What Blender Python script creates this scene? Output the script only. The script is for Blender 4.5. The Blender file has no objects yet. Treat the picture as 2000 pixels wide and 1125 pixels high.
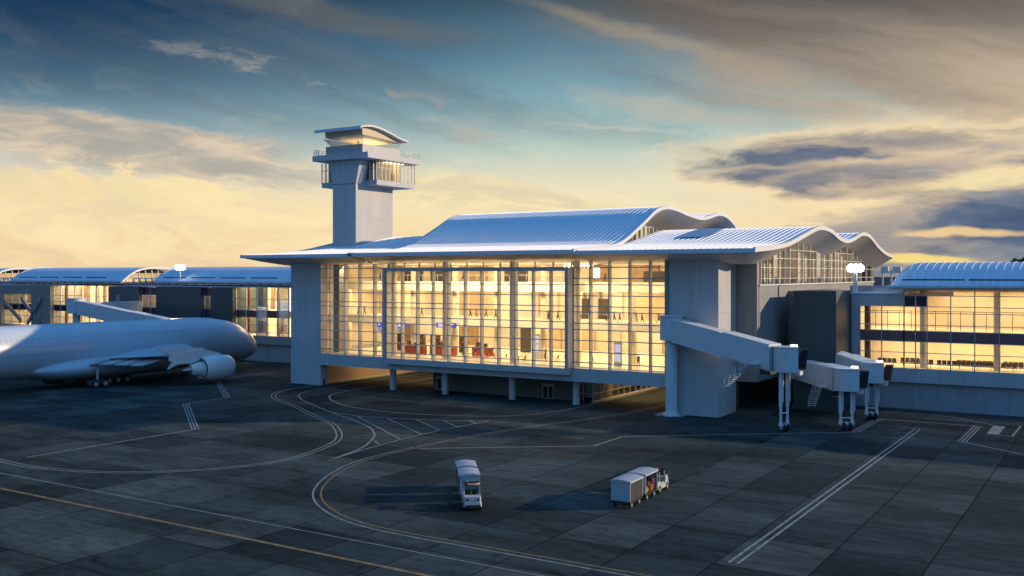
import bpy, bmesh, math, random
from mathutils import Vector, Matrix
random.seed(7)
R = math.radians
scene = bpy.context.scene
COL = scene.collection

# ------------------------------------------------------------------ materials
MATS = {}
def new_mat(name):
    m = bpy.data.materials.new(name); m.use_nodes = True
    nt = m.node_tree; nt.nodes.clear()
    out = nt.nodes.new('ShaderNodeOutputMaterial')
    return m, nt, out
def lin(c):
    return tuple(((v/255+0.055)/1.055)**2.4 if v/255 > 0.04045 else v/255/12.92 for v in c)
def mat(name, color, rough=0.5, metal=0.0, var=0.12, scale=0.6, bump=0.0, bscale=8.0, seams=None, emit=None, estr=1.0, coat=0.0, spec=0.5, seam_dark=0.72):
    if name in MATS: return MATS[name]
    m, nt, out = new_mat(name)
    N, L = nt.nodes, nt.links
    b = N.new('ShaderNodeBsdfPrincipled')
    L.new(b.outputs[0], out.inputs[0])
    b.inputs['Roughness'].default_value = rough
    b.inputs['Metallic'].default_value = metal
    b.inputs['Specular IOR Level'].default_value = spec
    if coat: b.inputs['Coat Weight'].default_value = coat
    geo = N.new('ShaderNodeNewGeometry')
    nz = N.new('ShaderNodeTexNoise'); nz.inputs['Scale'].default_value = scale; nz.inputs['Detail'].default_value = 5
    L.new(geo.outputs['Position'], nz.inputs['Vector'])
    mr = N.new('ShaderNodeMapRange')
    mr.inputs['From Min'].default_value = 0.25; mr.inputs['From Max'].default_value = 0.75
    mr.inputs['To Min'].default_value = 1-var; mr.inputs['To Max'].default_value = 1+var*0.6
    L.new(nz.outputs['Fac'], mr.inputs['Value'])
    mul = N.new('ShaderNodeVectorMath'); mul.operation = 'SCALE'
    mul.inputs[0].default_value = color[:3]
    L.new(mr.outputs[0], mul.inputs['Scale'])
    colout = mul.outputs[0]
    if seams:
        w, h = seams
        sep = N.new('ShaderNodeSeparateXYZ'); L.new(geo.outputs['Position'], sep.inputs[0])
        add = N.new('ShaderNodeMath'); add.operation = 'ADD'
        L.new(sep.outputs[0], add.inputs[0]); L.new(sep.outputs[1], add.inputs[1])
        cmb = N.new('ShaderNodeCombineXYZ'); L.new(add.outputs[0], cmb.inputs[0]); L.new(sep.outputs[2], cmb.inputs[1])
        br = N.new('ShaderNodeTexBrick'); br.offset = 0; br.inputs['Scale'].default_value = 1
        br.inputs['Brick Width'].default_value = w; br.inputs['Row Height'].default_value = h
        br.inputs['Mortar Size'].default_value = 0.035; br.inputs['Mortar Smooth'].default_value = 0.3
        br.inputs['Color1'].default_value = (1, 1, 1, 1); br.inputs['Color2'].default_value = (0.9, 0.9, 0.91, 1)
        br.inputs['Mortar'].default_value = (seam_dark, seam_dark, seam_dark, 1)
        L.new(cmb.outputs[0], br.inputs['Vector'])
        m2 = N.new('ShaderNodeVectorMath'); m2.operation = 'MULTIPLY'
        L.new(colout, m2.inputs[0]); L.new(br.outputs['Color'], m2.inputs[1]); colout = m2.outputs[0]
        ms = N.new('ShaderNodeMapping'); ms.inputs['Scale'].default_value = (1.6, 1.6, .07); L.new(geo.outputs['Position'], ms.inputs[0])
        ns = N.new('ShaderNodeTexNoise'); ns.inputs['Scale'].default_value = 1.3; ns.inputs['Detail'].default_value = 6; L.new(ms.outputs[0], ns.inputs['Vector'])
        rs = N.new('ShaderNodeMapRange'); rs.inputs[1].default_value = .35; rs.inputs[2].default_value = .72; rs.inputs[3].default_value = 1.03; rs.inputs[4].default_value = .90
        L.new(ns.outputs['Fac'], rs.inputs[0])
        m4 = N.new('ShaderNodeVectorMath'); m4.operation = 'SCALE'; L.new(colout, m4.inputs[0]); L.new(rs.outputs[0], m4.inputs['Scale']); colout = m4.outputs[0]
    L.new(colout, b.inputs['Base Color'])
    if bump:
        n2 = N.new('ShaderNodeTexNoise'); n2.inputs['Scale'].default_value = bscale; n2.inputs['Detail'].default_value = 6
        L.new(geo.outputs['Position'], n2.inputs['Vector'])
        bp = N.new('ShaderNodeBump'); bp.inputs['Strength'].default_value = bump; bp.inputs['Distance'].default_value = 0.05
        L.new(n2.outputs['Fac'], bp.inputs['Height']); L.new(bp.outputs[0], b.inputs['Normal'])
    if emit:
        b.inputs['Emission Color'].default_value = (*emit, 1); b.inputs['Emission Strength'].default_value = estr
    MATS[name] = m
    return m
def glass(name, tint=(0.93, 0.95, 0.96), k=1.0, rough=0.02):
    if name in MATS: return MATS[name]
    m, nt, out = new_mat(name); N, L = nt.nodes, nt.links
    t = N.new('ShaderNodeBsdfTransparent'); t.inputs[0].default_value = (*tint, 1)
    g = N.new('ShaderNodeBsdfGlossy'); g.inputs['Roughness'].default_value = rough
    g.inputs[0].default_value = (0.9, 0.95, 1, 1)
    f = N.new('ShaderNodeFresnel'); f.inputs['IOR'].default_value = 1.45
    mu = N.new('ShaderNodeMath'); mu.operation = 'MULTIPLY'; mu.inputs[1].default_value = k
    L.new(f.outputs[0], mu.inputs[0])
    mx = N.new('ShaderNodeMixShader'); L.new(mu.outputs[0], mx.inputs[0]); L.new(t.outputs[0], mx.inputs[1]); L.new(g.outputs[0], mx.inputs[2])
    L.new(mx.outputs[0], out.inputs[0]); MATS[name] = m
    return m

WHITE = mat('white_panel', (0.50, 0.51, 0.53), 0.55, var=0.08, scale=0.25, seams=(3.35, 6.55))
WALLG = mat('grey_panel', (0.27, 0.27, 0.27), 0.6, var=0.1, scale=0.3, seams=(3.0, 5.2))
DARKP = mat('dark_slate_panel', (0.045, 0.072, 0.085), 0.5, var=0.12, scale=0.3, seams=(2.6, 8.0), seam_dark=0.85)
ROOF = mat('standing_seam_roof', (0.60, 0.68, 0.78), 0.6, metal=0.0, var=0.06, scale=0.3, spec=0.15)
SEAM = mat('roof_seam_cap', (0.78, 0.82, 0.86), 0.5, var=0.04)
RIM = mat('roof_rim', (0.72, 0.70, 0.68), 0.5, var=0.04)
SOFF = mat('soffit', (0.56, 0.54, 0.53), 0.6, var=0.05)
MULL = mat('mullion_metal', (0.42, 0.45, 0.50), 0.4, metal=0.3, var=0.05)
PURP = mat('purple_spandrel', (0.045, 0.022, 0.075), 0.25, var=0.15, scale=1.5)
GLASS = glass('curtain_glass', k=0.8)
INW = mat('interior_plaster', (0.72, 0.62, 0.48), 0.7, var=0.08, scale=0.5)
INWOOD = mat('interior_timber', (0.36, 0.24, 0.14), 0.55, var=0.35, scale=1.2, seams=(0.9, 6.0))
INFL = mat('terrazzo_floor', (0.78, 0.72, 0.58), 0.25, var=0.1, scale=1.0)
INBAND = mat('balcony_fascia', (0.88, 0.82, 0.68), 0.6, var=0.05)
CEIL = mat('ceiling_plaster', (0.60, 0.50, 0.38), 0.8, var=0.05)
COLM = mat('column_concrete', (0.52, 0.50, 0.48), 0.6, var=0.08)
BASEW = mat('base_wall', (0.36, 0.37, 0.39), 0.65, var=0.12, scale=0.4, seams=(2.87, 4.2))
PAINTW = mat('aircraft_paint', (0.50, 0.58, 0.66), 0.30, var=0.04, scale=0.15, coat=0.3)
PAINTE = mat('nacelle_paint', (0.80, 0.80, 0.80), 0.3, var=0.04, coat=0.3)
BARE = mat('bare_metal', (0.42, 0.40, 0.38), 0.35, metal=0.9, var=0.15, scale=2)
TYRE = mat('tyre_rubber', (0.018, 0.018, 0.02), 0.8, var=0.2, scale=5)
HUB = mat('wheel_hub', (0.45, 0.47, 0.5), 0.4, metal=0.4)
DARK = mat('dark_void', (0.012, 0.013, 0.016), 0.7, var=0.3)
BRIDGE = mat('bridge_paint', (0.60, 0.63, 0.67), 0.5, var=0.1, scale=1.2, bump=0.05)
BRIDGEL = mat('bridge_leg_paint', (0.66, 0.70, 0.75), 0.45, var=0.1)
HOOD = mat('bellows_black', (0.02, 0.02, 0.028), 0.8, var=0.3, scale=4)
HOODR = mat('bellows_rust', (0.16, 0.05, 0.025), 0.8, var=0.3, scale=4)
CARTW = mat('cart_canvas', (0.36, 0.40, 0.44), 0.6, var=0.1, scale=1.5, bump=0.1)
TUGW = mat('tug_paint', (0.50, 0.51, 0.50), 0.4, var=0.1, scale=3)
BLACK = mat('black_steel', (0.02, 0.021, 0.024), 0.5, var=0.2, scale=4)
GREEN = mat('green_seat', (0.03, 0.14, 0.05), 0.6)
REDM = mat('red_plastic', (0.55, 0.035, 0.02), 0.5)
REDW = mat('red_counter', (0.30, 0.055, 0.02), 0.45, var=0.25, scale=2.5)
BROWN = mat('dark_timber', (0.10, 0.05, 0.03), 0.5, var=0.3, scale=3)
YEL = mat('bag_yellow', (0.35, 0.2, 0.03), 0.6)
PINK = mat('bag_magenta', (0.28, 0.02, 0.10), 0.6)
SEATG = mat('seat_grey', (0.10, 0.085, 0.06), 0.6)
BLUEL = mat('sign_blue_backlit', (0.05, 0.06, 0.3), 0.4, emit=(0.10, 0.12, 0.65), estr=0.7)
LETTER = mat('sign_letter_white', (0.8, 0.8, 0.8), 0.4, emit=(0.8, 0.85, 1), estr=0.9)
SCREEN = mat('screen_lit', (0.3, 0.3, 0.4), 0.3, emit=(0.62, 0.62, 0.85), estr=0.7, var=0.3, scale=6)
MENU = mat('menu_screen', (0.05, 0.04, 0.04), 0.3, emit=(0.3, 0.28, 0.4), estr=0.5)
CLAMP = mat('ceiling_lamp', (0.9, 0.9, 0.9), 0.4, emit=(1.0, 0.78, 0.42), estr=4.0)
FLOOD = mat('floodlight_lens', (1, 1, 1), 0.3, emit=(1.0, 0.96, 0.88), estr=16.0)
LWHITE = mat('bulb_white', (1, 1, 1), 0.3, emit=(1.0, 0.97, 0.92), estr=8.0)
LINEW = mat('paint_white', (0.27, 0.29, 0.30), 0.7, var=0.6, scale=1.6)
LINEY = mat('paint_yellow', (0.26, 0.16, 0.06), 0.7, var=0.6, scale=1.6)
CLOTH = mat('dark_clothes', (0.06, 0.05, 0.045), 0.8, var=0.5, scale=2.5)

# ------------------------------------------------------------------ mesh tools
class MB:
    def __init__(s): s.v = []; s.f = []; s.sm = []
    def add(s, vs, fs, smooth=False):
        o = len(s.v); s.v += [tuple(v) for v in vs]
        for f in fs: s.f.append([i+o for i in f]); s.sm.append(smooth)
        return s
    def box(s, x0, x1, y0, y1, z0, z1):
        if x0 > x1: x0, x1 = x1, x0
        if y0 > y1: y0, y1 = y1, y0
        if z0 > z1: z0, z1 = z1, z0
        return s.add([(x0,y0,z0),(x1,y0,z0),(x1,y1,z0),(x0,y1,z0),(x0,y0,z1),(x1,y0,z1),(x1,y1,z1),(x0,y1,z1)],
                     [(0,3,2,1),(4,5,6,7),(0,1,5,4),(1,2,6,5),(2,3,7,6),(3,0,4,7)])
    def obox(s, p0, p1, w, h, zo=0.0):
        """box whose floor line runs p0->p1 (3D), vertical ends, width w, height h"""
        p0, p1 = Vector(p0), Vector(p1); d = p1-p0; n = Vector((-d.y, d.x, 0)).normalized()*w/2
        u = Vector((0,0,1))
        a = [p0-n+u*zo, p0+n+u*zo, p1+n+u*zo, p1-n+u*zo]; b = [q+u*h for q in a]
        return s.add(a+b, [(0,1,2,3),(7,6,5,4),(0,4,5,1),(1,5,6,2),(2,6,7,3),(3,7,4,0)])
    def prism(s, poly, z0, z1):
        n = len(poly)
        return s.add([(x,y,z0) for x,y in poly]+[(x,y,z1) for x,y in poly],
            [list(range(n))[::-1], list(range(n,2*n))]+[(i,(i+1)%n,n+(i+1)%n,n+i) for i in range(n)])
    def loft(s, rings, cap=True, smooth=True, closed=True):
        n = len(rings[0]); vs = [p for r in rings for p in r]; fs = []
        for k in range(len(rings)-1):
            for i in range(n if closed else n-1):
                j = (i+1) % n
                fs.append((k*n+i, k*n+j, (k+1)*n+j, (k+1)*n+i))
        s.add(vs, fs, smooth)
        if cap:
            s.add(rings[0], [list(range(n))[::-1]]); s.add(rings[-1], [list(range(n))])
        return s
    def tube(s, p0, p1, r0, r1=None, n=12, cap=True, smooth=True):
        r1 = r0 if r1 is None else r1
        p0, p1 = Vector(p0), Vector(p1); d = (p1-p0).normalized()
        a = d.orthogonal().normalized(); b = d.cross(a)
        rg = lambda p, r: [p+(a*math.cos(t)+b*math.sin(t))*r for t in [2*math.pi*i/n for i in range(n)]]
        return s.loft([rg(p0, r0), rg(p1, r1)], cap, smooth)
    def bar(s, p0, p1, w):
        return s.tube(p0, p1, w*0.7, n=4, smooth=False)
    def build(s, name, mats, parent=None, off=(0,0,0)):
        me = bpy.data.meshes.new(name)
        me.from_pydata([(v[0]-off[0], v[1]-off[1], v[2]-off[2]) for v in s.v], [], s.f)
        me.polygons.foreach_set('use_smooth', s.sm)
        ms = mats if isinstance(mats, list) else [mats]
        for m in ms: me.materials.append(m)
        me.validate(); me.update()
        o = bpy.data.objects.new(name, me); COL.objects.link(o)
        if parent: o.parent = parent
        return o
def fixn(o):
    bm = bmesh.new(); bm.from_mesh(o.data); bmesh.ops.recalc_face_normals(bm, faces=bm.faces); bm.to_mesh(o.data); bm.free()
    return o
def thing(name, label, cat, loc=(0,0,0), rotz=0, group=None):
    o = bpy.data.objects.new(name, None); COL.objects.link(o); o.location = loc; o.rotation_euler = (0,0,rotz)
    o.empty_display_size = 0.3
    o['label'] = label; o['category'] = cat
    if group: o['group'] = group
    return o
def part(name, mb, m, root, parent=None):
    """geometry in world coordinates; child of root (or of a part of root)"""
    return fixn(mb.build(name, m, parent or root, off=tuple(root.location)))
def struct(name, mb, m):
    o = mb.build(name, m); o['kind'] = 'structure'; return o
def tag(o, label, cat, group=None):
    o['label'] = label; o['category'] = cat
    if group: o['group'] = group
    return o
def copy_tree(o, parent=None):
    c = o.copy(); COL.objects.link(c)
    if parent: c.parent = parent
    for ch in list(o.children): copy_tree(ch, c)
    return c
def curve(pts, step=1.2):
    """Catmull-Rom through (a,b) points"""
    out = []
    P = [pts[0]]+list(pts)+[pts[-1]]
    for i in range(1, len(P)-2):
        p0,p1,p2,p3 = P[i-1],P[i],P[i+1],P[i+2]
        d = math.hypot(p2[0]-p1[0], p2[1]-p1[1]); k = max(1, int(d/step))
        for j in range(k):
            t = j/k
            out.append(tuple(0.5*((2*p1[q])+(-p0[q]+p2[q])*t+(2*p0[q]-5*p1[q]+4*p2[q]-p3[q])*t*t+(-p0[q]+3*p1[q]-3*p2[q]+p3[q])*t**3) for q in (0,1)))
    out.append(tuple(pts[-1][:2]))
    return out
def interp(pr, v):
    for i in range(len(pr)-1):
        if pr[i][0] <= v <= pr[i+1][0]:
            t = (v-pr[i][0])/max(1e-6, pr[i+1][0]-pr[i][0]); return pr[i][1]+(pr[i+1][1]-pr[i][1])*t
    return pr[0][1] if v < pr[0][0] else pr[-1][1]

def bays(root, pos, z0, z1, fixed, rails, axis='x', face=-1, mw=0.14, md=0.26, rw=0.10, last=True, topf=None, glassm=None, frame_m=None, fin=0.1):
    """row of window parts: each a pane with its frame as a sub-part. topf(pos)->z top for sloping heads"""
    glassm = glassm or GLASS; frame_m = frame_m or MULL
    def bx(mb, a0, a1, d0, d1, zz0, zz1):
        lo, hi = fixed+min(d0*face, d1*face), fixed+max(d0*face, d1*face)
        if axis == 'x': mb.box(a0, a1, lo, hi, zz0, zz1)
        else: mb.box(lo, hi, a0, a1, zz0, zz1)
    for i in range(len(pos)-1):
        a, b = pos[i], pos[i+1]
        ta = topf(a) if topf else z1; tb = topf(b) if topf else z1
        pm = MB()
        f = fixed
        if axis == 'x': pm.add([(a,f,z0),(b,f,z0),(b,f,tb),(a,f,ta)], [(0,1,2,3)])
        else: pm.add([(f,a,z0),(f,b,z0),(f,b,tb),(f,a,ta)], [(0,1,2,3)])
        w = part('window', pm, glassm, root)
        fm = MB()
        bx(fm, a-mw/2, a+mw/2, md*0.6, -fin, z0, ta)
        for z in rails:
            if z < min(ta, tb): bx(fm, a+mw/2+.002, b-mw/2-.002, md*0.45, -md*0.1, z-rw/2, z+rw/2)
        if last and i == len(pos)-2: bx(fm, b-mw/2, b+mw/2, md*0.6, -fin, z0, tb)
        part('window_frame', fm, frame_m, root, w)

def area_light(root, name, x0, x1, y0, y1, z, power, col=(1, 0.72, 0.36), down=True, spread=180):
    l = bpy.data.lights.new(name, 'AREA'); l.shape = 'RECTANGLE'; l.size = abs(x1-x0); l.size_y = abs(y1-y0)
    l.energy = power; l.color = col; l.spread = R(spread)
    o = bpy.data.objects.new(name, l); COL.objects.link(o)
    o.parent = root; o.location = Vector(((x0+x1)/2, (y0+y1)/2, z))-root.location
    if not down: o.rotation_euler = (math.pi, 0, 0)
    return o

# ------------------------------------------------------------------ camera
cam = bpy.data.cameras.new('camera'); co = bpy.data.objects.new('camera', cam); COL.objects.link(co)
CAM = Vector((117.395, -117.864, 18.0)); co.location = CAM
YAW = math.atan2(0.533, 0.846)
co.rotation_euler = (R(90), 0, YAW)
cam.sensor_width = 36; cam.lens = 36*1921/2000
cam.shift_y = -27.5/2000
cam.clip_end = 20000; cam.clip_start = 0.5
scene.camera = co

# ------------------------------------------------------------------ apron
m, nt, out = new_mat('apron_concrete'); N, L = nt.nodes, nt.links
b = N.new('ShaderNodeBsdfPrincipled'); L.new(b.outputs[0], out.inputs[0])
geo = N.new('ShaderNodeNewGeometry')
mp = N.new('ShaderNodeMapping'); mp.inputs['Location'].default_value = (1.5, 1.8, 0); L.new(geo.outputs['Position'], mp.inputs[0])
br = N.new('ShaderNodeTexBrick'); br.offset = 0; br.inputs['Scale'].default_value = 1
br.inputs['Brick Width'].default_value = 5.7; br.inputs['Row Height'].default_value = 7.2
br.inputs['Mortar Size'].default_value = 0.07; br.inputs['Mortar Smooth'].default_value = 0.6
br.inputs['Bias'].default_value = 0.0
br.inputs['Color1'].default_value = (0.024, 0.036, 0.038, 1); br.inputs['Color2'].default_value = (0.068, 0.084, 0.080, 1)
br.inputs['Mortar'].default_value = (0.008, 0.009, 0.010, 1)
L.new(mp.outputs[0], br.inputs['Vector'])
nz = N.new('ShaderNodeTexNoise'); nz.inputs['Scale'].default_value = 0.09; nz.inputs['Detail'].default_value = 8; nz.inputs['Roughness'].default_value = 0.62
mp2 = N.new('ShaderNodeMapping'); mp2.inputs['Rotation'].default_value = (0, 0, -YAW); mp2.inputs['Scale'].default_value = (0.6, 2.2, 1)
L.new(geo.outputs['Position'], mp2.inputs[0])
L.new(mp2.outputs[0], nz.inputs['Vector'])
nz2 = N.new('ShaderNodeTexNoise'); nz2.inputs['Scale'].default_value = 0.8; nz2.inputs['Detail'].default_value = 10; nz2.inputs['Roughness'].default_value = 0.7
L.new(mp2.outputs[0], nz2.inputs['Vector'])
r1 = N.new('ShaderNodeMapRange'); r1.inputs[1].default_value = .3; r1.inputs[2].default_value = .7; r1.inputs[3].default_value = .5; r1.inputs[4].default_value = 1.5
L.new(nz.outputs['Fac'], r1.inputs[0])
r2 = N.new('ShaderNodeMapRange'); r2.inputs[1].default_value = .3; r2.inputs[2].default_value = .7; r2.inputs[3].default_value = .6; r2.inputs[4].default_value = 1.35
L.new(nz2.outputs['Fac'], r2.inputs[0])
nz3 = N.new('ShaderNodeTexNoise'); nz3.inputs['Scale'].default_value = 0.35; nz3.inputs['Detail'].default_value = 4; nz3.inputs['Distortion'].default_value = 1.2
L.new(geo.outputs['Position'], nz3.inputs['Vector'])
r5 = N.new('ShaderNodeMapRange'); r5.inputs[1].default_value = .58; r5.inputs[2].default_value = .70; r5.inputs[3].default_value = 1.0; r5.inputs[4].default_value = .62
L.new(nz3.outputs['Fac'], r5.inputs[0])
m0 = N.new('ShaderNodeMath'); m0.operation = 'MULTIPLY'; L.new(r1.outputs[0], m0.inputs[0]); L.new(r5.outputs[0], m0.inputs[1])
mm = N.new('ShaderNodeMath'); mm.operation = 'MULTIPLY'; L.new(m0.outputs[0], mm.inputs[0]); L.new(r2.outputs[0], mm.inputs[1])
sc = N.new('ShaderNodeVectorMath'); sc.operation = 'SCALE'; L.new(br.outputs['Color'], sc.inputs[0]); L.new(mm.outputs[0], sc.inputs['Scale'])
L.new(sc.outputs[0], b.inputs['Base Color'])
r3 = N.new('ShaderNodeMapRange'); r3.inputs[1].default_value = .3; r3.inputs[2].default_value = .7; r3.inputs[3].default_value = .8; r3.inputs[4].default_value = .97
L.new(nz.outputs['Fac'], r3.inputs[0]); L.new(r3.outputs[0], b.inputs['Roughness'])
b.inputs['Specular IOR Level'].default_value = 0.04
bp = N.new('ShaderNodeBump'); bp.inputs['Strength'].default_value = 0.25; bp.inputs['Distance'].default_value = 0.03
L.new(nz2.outputs['Fac'], bp.inputs['Height']); L.new(bp.outputs[0], b.inputs['Normal'])
APRON = m
g = MB(); S = 6000
g.add([(-S,-S,0),(S,-S,0),(S,S,0),(-S,S,0)], [(0,1,2,3)])
struct('apron', g, APRON)

# painted markings: ribbons on the ground
def ribbon(mb, pts, w, z):
    P = [Vector((p[0], p[1], 0)) for p in pts]; a = []
    for i, p in enumerate(P):
        if i == 0: d = P[1]-P[0]
        elif i == len(P)-1: d = P[-1]-P[-2]
        else: d = (P[i+1]-p).normalized()+(p-P[i-1]).normalized()
        n = Vector((-d.y, d.x, 0)).normalized()
        k = 1.0
        if 0 < i < len(P)-1:
            c = n.dot(Vector((-(P[i+1]-p).y, (P[i+1]-p).x, 0)).normalized()); k = 1/max(0.5, abs(c))
        a.append((p+n*w/2*k, p-n*w/2*k))
    for i in range(len(a)-1):
        mb.add([(q.x, q.y, z) for q in (a[i][0], a[i][1], a[i+1][1], a[i+1][0])], [(0,1,2,3)])
def offs(pts, d):
    P = [Vector((p[0], p[1])) for p in pts]; o = []
    for i, p in enumerate(P):
        t = (P[min(i+1, len(P)-1)]-P[max(i-1, 0)]).normalized(); n = Vector((-t.y, t.x)); o.append(tuple(p+n*d))
    return o
def mark(name, lines, w, m, smooth=False, offsets=(0,), z=0.004):
    mb = MB()
    for l in lines:
        pts = curve(l, 1.0) if smooth else l
        for d in offsets: ribbon(mb, offs(pts, d) if d else pts, w, z)
    struct(name, mb, m)
mark('yellow_taxi_line', [[(-60,-70.9),(160,-70.9)]], 0.34, LINEY)
mark('thin_white_line', [[(-60,-67.3),(160,-67.3)]], 0.11, LINEW)
left_double = [(5,-62),(12,-62.3),(20,-63.2),(25,-63.85),(30.2,-64.1),(35.3,-63.17),(40.2,-61.09),(43.8,-58.07),(46.6,-54.2),(48.1,-48.8),(46.6,-42.2),(43.8,-36.7),(37.4,-30.4),(31.7,-26.9),(21.4,-20.6),(14.7,-17.0),(11.1,-14.6),(8.1,-11.3),(6.4,-7.1),(5.9,-1.7),(5.9,28)]
mark('kerbside_lane_line', [left_double], 0.16, LINEW, True, (-0.3,))
mark('kerbside_lane_edge', [left_double], 0.16, mat('paint_cream', (0.30, 0.26, 0.18), 0.6, var=.3), True, (0.3,))
mark('lane_curve_line', [[(51.76,-46.94),(50.2,-40.7),(48.3,-36.8),(45.6,-32.8),(41.5,-29),(35.9,-25.6),(28.3,-21.6),(18.1,-15.6),(14.6,-12.9),(11.6,-9.6),(9.9,-4.3),(9.3,3.9),(9.2,28)]], 0.2, LINEW, True)
mark('inner_lane_line', [[(15.4,28),(15.3,6.4),(15.3,-2.6),(16.5,-8.1),(18.8,-11.1),(22.6,-14.1),(28,-16.8),(34.5,-17.8),(40.8,-17.2),(47.2,-14.9),(51.2,-11.8),(53.3,-7.1),(54.1,-2.4),(54.2,9.8),(54.2,34)]], 0.26, LINEW, True)
mark('hatch_border', [[(29.7,-22.1),(34.5,-22.8),(38.7,-22.3),(42.4,-21.2),(45.7,-20.0),(50.8,-17.4),(50,-25.7),(50.1,-34.1),(50.9,-41.6),(51.76,-46.94)]], 0.2, LINEW)
mark('hatch_bars', [[(48.24,-36.07),(50.1,-37.32)],[(34.34,-22.91),(50.1,-33.78)],[(38.77,-22.32),(49.9,-29.88)],[(42.39,-21.22),(49.9,-26.39)],[(45.71,-20.03),(50.2,-23.34)],[(48.32,-18.39),(50.4,-19.77)]], 0.18, LINEW, z=0.008)
big = [(63.3,30),(63.24,7.66),(61.7,-5.4),(58.6,-15.6),(56,-25.6),(54.7,-35.7),(54.4,-42.3),(54.9,-46.65),(56,-50.1),(57.9,-54.0),(60.3,-57.5),(62.7,-59.9),(65.3,-61.7),(68.2,-63.1),(71.2,-63.9),(75.3,-64.2),(80.1,-64.2),(84.3,-64.2),(100,-64.2),(150,-64.2)]
mark('service_lane_line', [big], 0.15, LINEW, True, (-0.32,))
mark('service_lane_edge', [big], 0.15, LINEY, True, (0.32,))
mark('lane_connector_line', [[(51.76,-46.94),(54.5,-46.46)]], 0.12, LINEY, z=0.008)
mark('stand_boundary_line', [[(55.2,-37.2),(69.8,-26.2),(69.73,-19.25),(90.8,-2.35)],[(90.8,9.8),(102,9.8)],[(101.9,-2.93),(112,-10.5)]], 0.22, LINEW)
mark('stand_triple_line', [[(90.8,-2.35),(90.8,9.8)],[(102,9.8),(102,-2.93)],[(6.2,-26.4),(25.6,-41.0)],[(-12.1,-4.8),(6.3,-19.0)]], 0.15, LINEW, offsets=(-0.36, 0, 0.36), z=0.008)
mark('service_bay_line', [[(81.6,16.3),(90.1,16.6),(96.1,16.9),(99.2,15.6),(104.2,11.1)],[(104.7,4.2),(106.2,4.0),(106.3,12.8)]], 0.22, LINEW)
g = MB(); g.add([(103.5,11.0,.012),(104.8,11.2,.012),(104.8,4.3,.012),(103.6,4.1,.012)], [(0,3,2,1)]); struct('service_bay_patch', g, LINEW)
mark('stand_centre_line', [[(96.4,-58.7),(96.4,3.7)]], 0.17, LINEW, offsets=(-0.27, 0.27))
mark('stop_bars', [[(94.8,4.1),(97.8,4.1)],[(94.8,0.1),(97.8,0.1)],[(94.8,-4.0),(97.8,-4.0)]], 0.12, LINEW, z=0.008)
mark('left_stand_line', [[(25.6,-61.5),(25.6,-41.0)],[(6.3,-26.3),(6.3,-19.0)],[(-15.1,-4.9),(-15.1,12)]], 0.24, LINEW)

# ------------------------------------------------------------------ roofs
P_LOW = curve([(-4,21.05),(3.2,21.45),(9.6,22.05),(15.5,23.1),(21.8,24.3),(25.9,24.8),(31.6,24.5),(36.2,23.6),(41,23.3),(46,23.87),(51.4,24.8),(57.1,24.5),(63.1,23.0),(69.5,21.9),(76,21.4)], 1.3)
P_HIGH = curve([(-4,21.15),(.7,21.5),(6.9,21.95),(11,22.8),(15.4,24.6),(19,26.2),(22.8,27.9),(26.6,28.65),(30.9,28.5),(35.2,28.0),(40.9,27.6),(44.5,27.9),(49.5,28.75),(53.4,28.6),(57.4,27.45),(62,25),(68,22.6),(76,21.5)], 1.3)
def roof_shell(root, s0, s1, prof, name='roof', inset0=3.2, inset1=3.2, seam=0.8, rim=0.42, dmax=2.3, joint=(False, False)):
    base = MB(); n = len(prof)
    def depth(v, z):
        a = rim+(v+4)/3.7*1.1
        return rim if v < -3.5 else (min(1.52, a) if v < 0 else min(dmax, 1.52+v*.16))
    top = [[(s0,v,z),(s1,v,z)] for v,z in prof]
    base.loft(top, cap=False, closed=False, smooth=True)
    r = part(name, base, ROOF, root)
    # seams
    sm = MB(); k = int((s1-s0)/seam)
    pr = prof[::2] if prof[::2][-1] == prof[-1] else prof[::2]+[prof[-1]]
    for i in range(1, k):
        s = s0+(s1-s0)*i/k
        rings = [[(s-.07,v,z+.0),(s-.05,v,z+.15),(s+.05,v,z+.15),(s+.07,v,z+.0)] for v,z in pr]
        vs = [p for q in rings for p in q]
        sm.add(vs, [(4*j+a,4*j+a+1,4*j+a+5,4*j+a+4) for j in range(len(rings)-1) for a in range(3)])
    part('roof_seams', sm, SEAM, root, r)
    e = MB()
    e.loft([[(s1,v,z+.02),(s1,v,z-rim)] for v,z in prof], cap=False, closed=False)
    part('roof_edge', e, RIM, root, r); e = MB()
    e.loft([[(s1-.02,v,z+.16),(s1+.35,v,z+.16),(s1+.35,v,z-rim),(s1-.02,v,z-rim)] for v,z in prof], cap=True, closed=True, smooth=False)
    part('roof_rim', e, RIM, root, r); e = MB()
    e.loft([[(s0-.35,v,z+.12),(s0+.02,v,z+.12),(s0+.02,v,z-rim),(s0-.35,v,z-rim)] for v,z in prof], cap=True, closed=True, smooth=False)
    part('roof_rim', e, RIM, root, r)
    f = MB(); z0 = prof[0][1]
    f.box(s0-.35, s1+.35, prof[0][0]-.25, prof[0][0], z0-rim-.05, z0+.04)
    part('fascia', f, ROOF, root)
    u = MB(); rows = []
    for v,z in prof:
        d = depth(v, z); t = max(.001, min(1, (d-rim)/1.1)); q = max(.002, min(1, (v-4)/6))
        t1_ = t*(q if joint[1] else 1); t0_ = t*(q if joint[0] else 1)
        rows.append([(s1+.3, v, z-rim if not joint[1] or v > 4 else z-d+.01), (s1+.3-inset1*t1_, v, z-d), (s0-.3+inset0*t0_, v, z-d), (s0-.3, v, z-rim if not joint[0] or v > 4 else z-d+.01)])
    u.loft(rows, cap=False, closed=False, smooth=False)
    part('soffit', u, SOFF, root)

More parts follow.
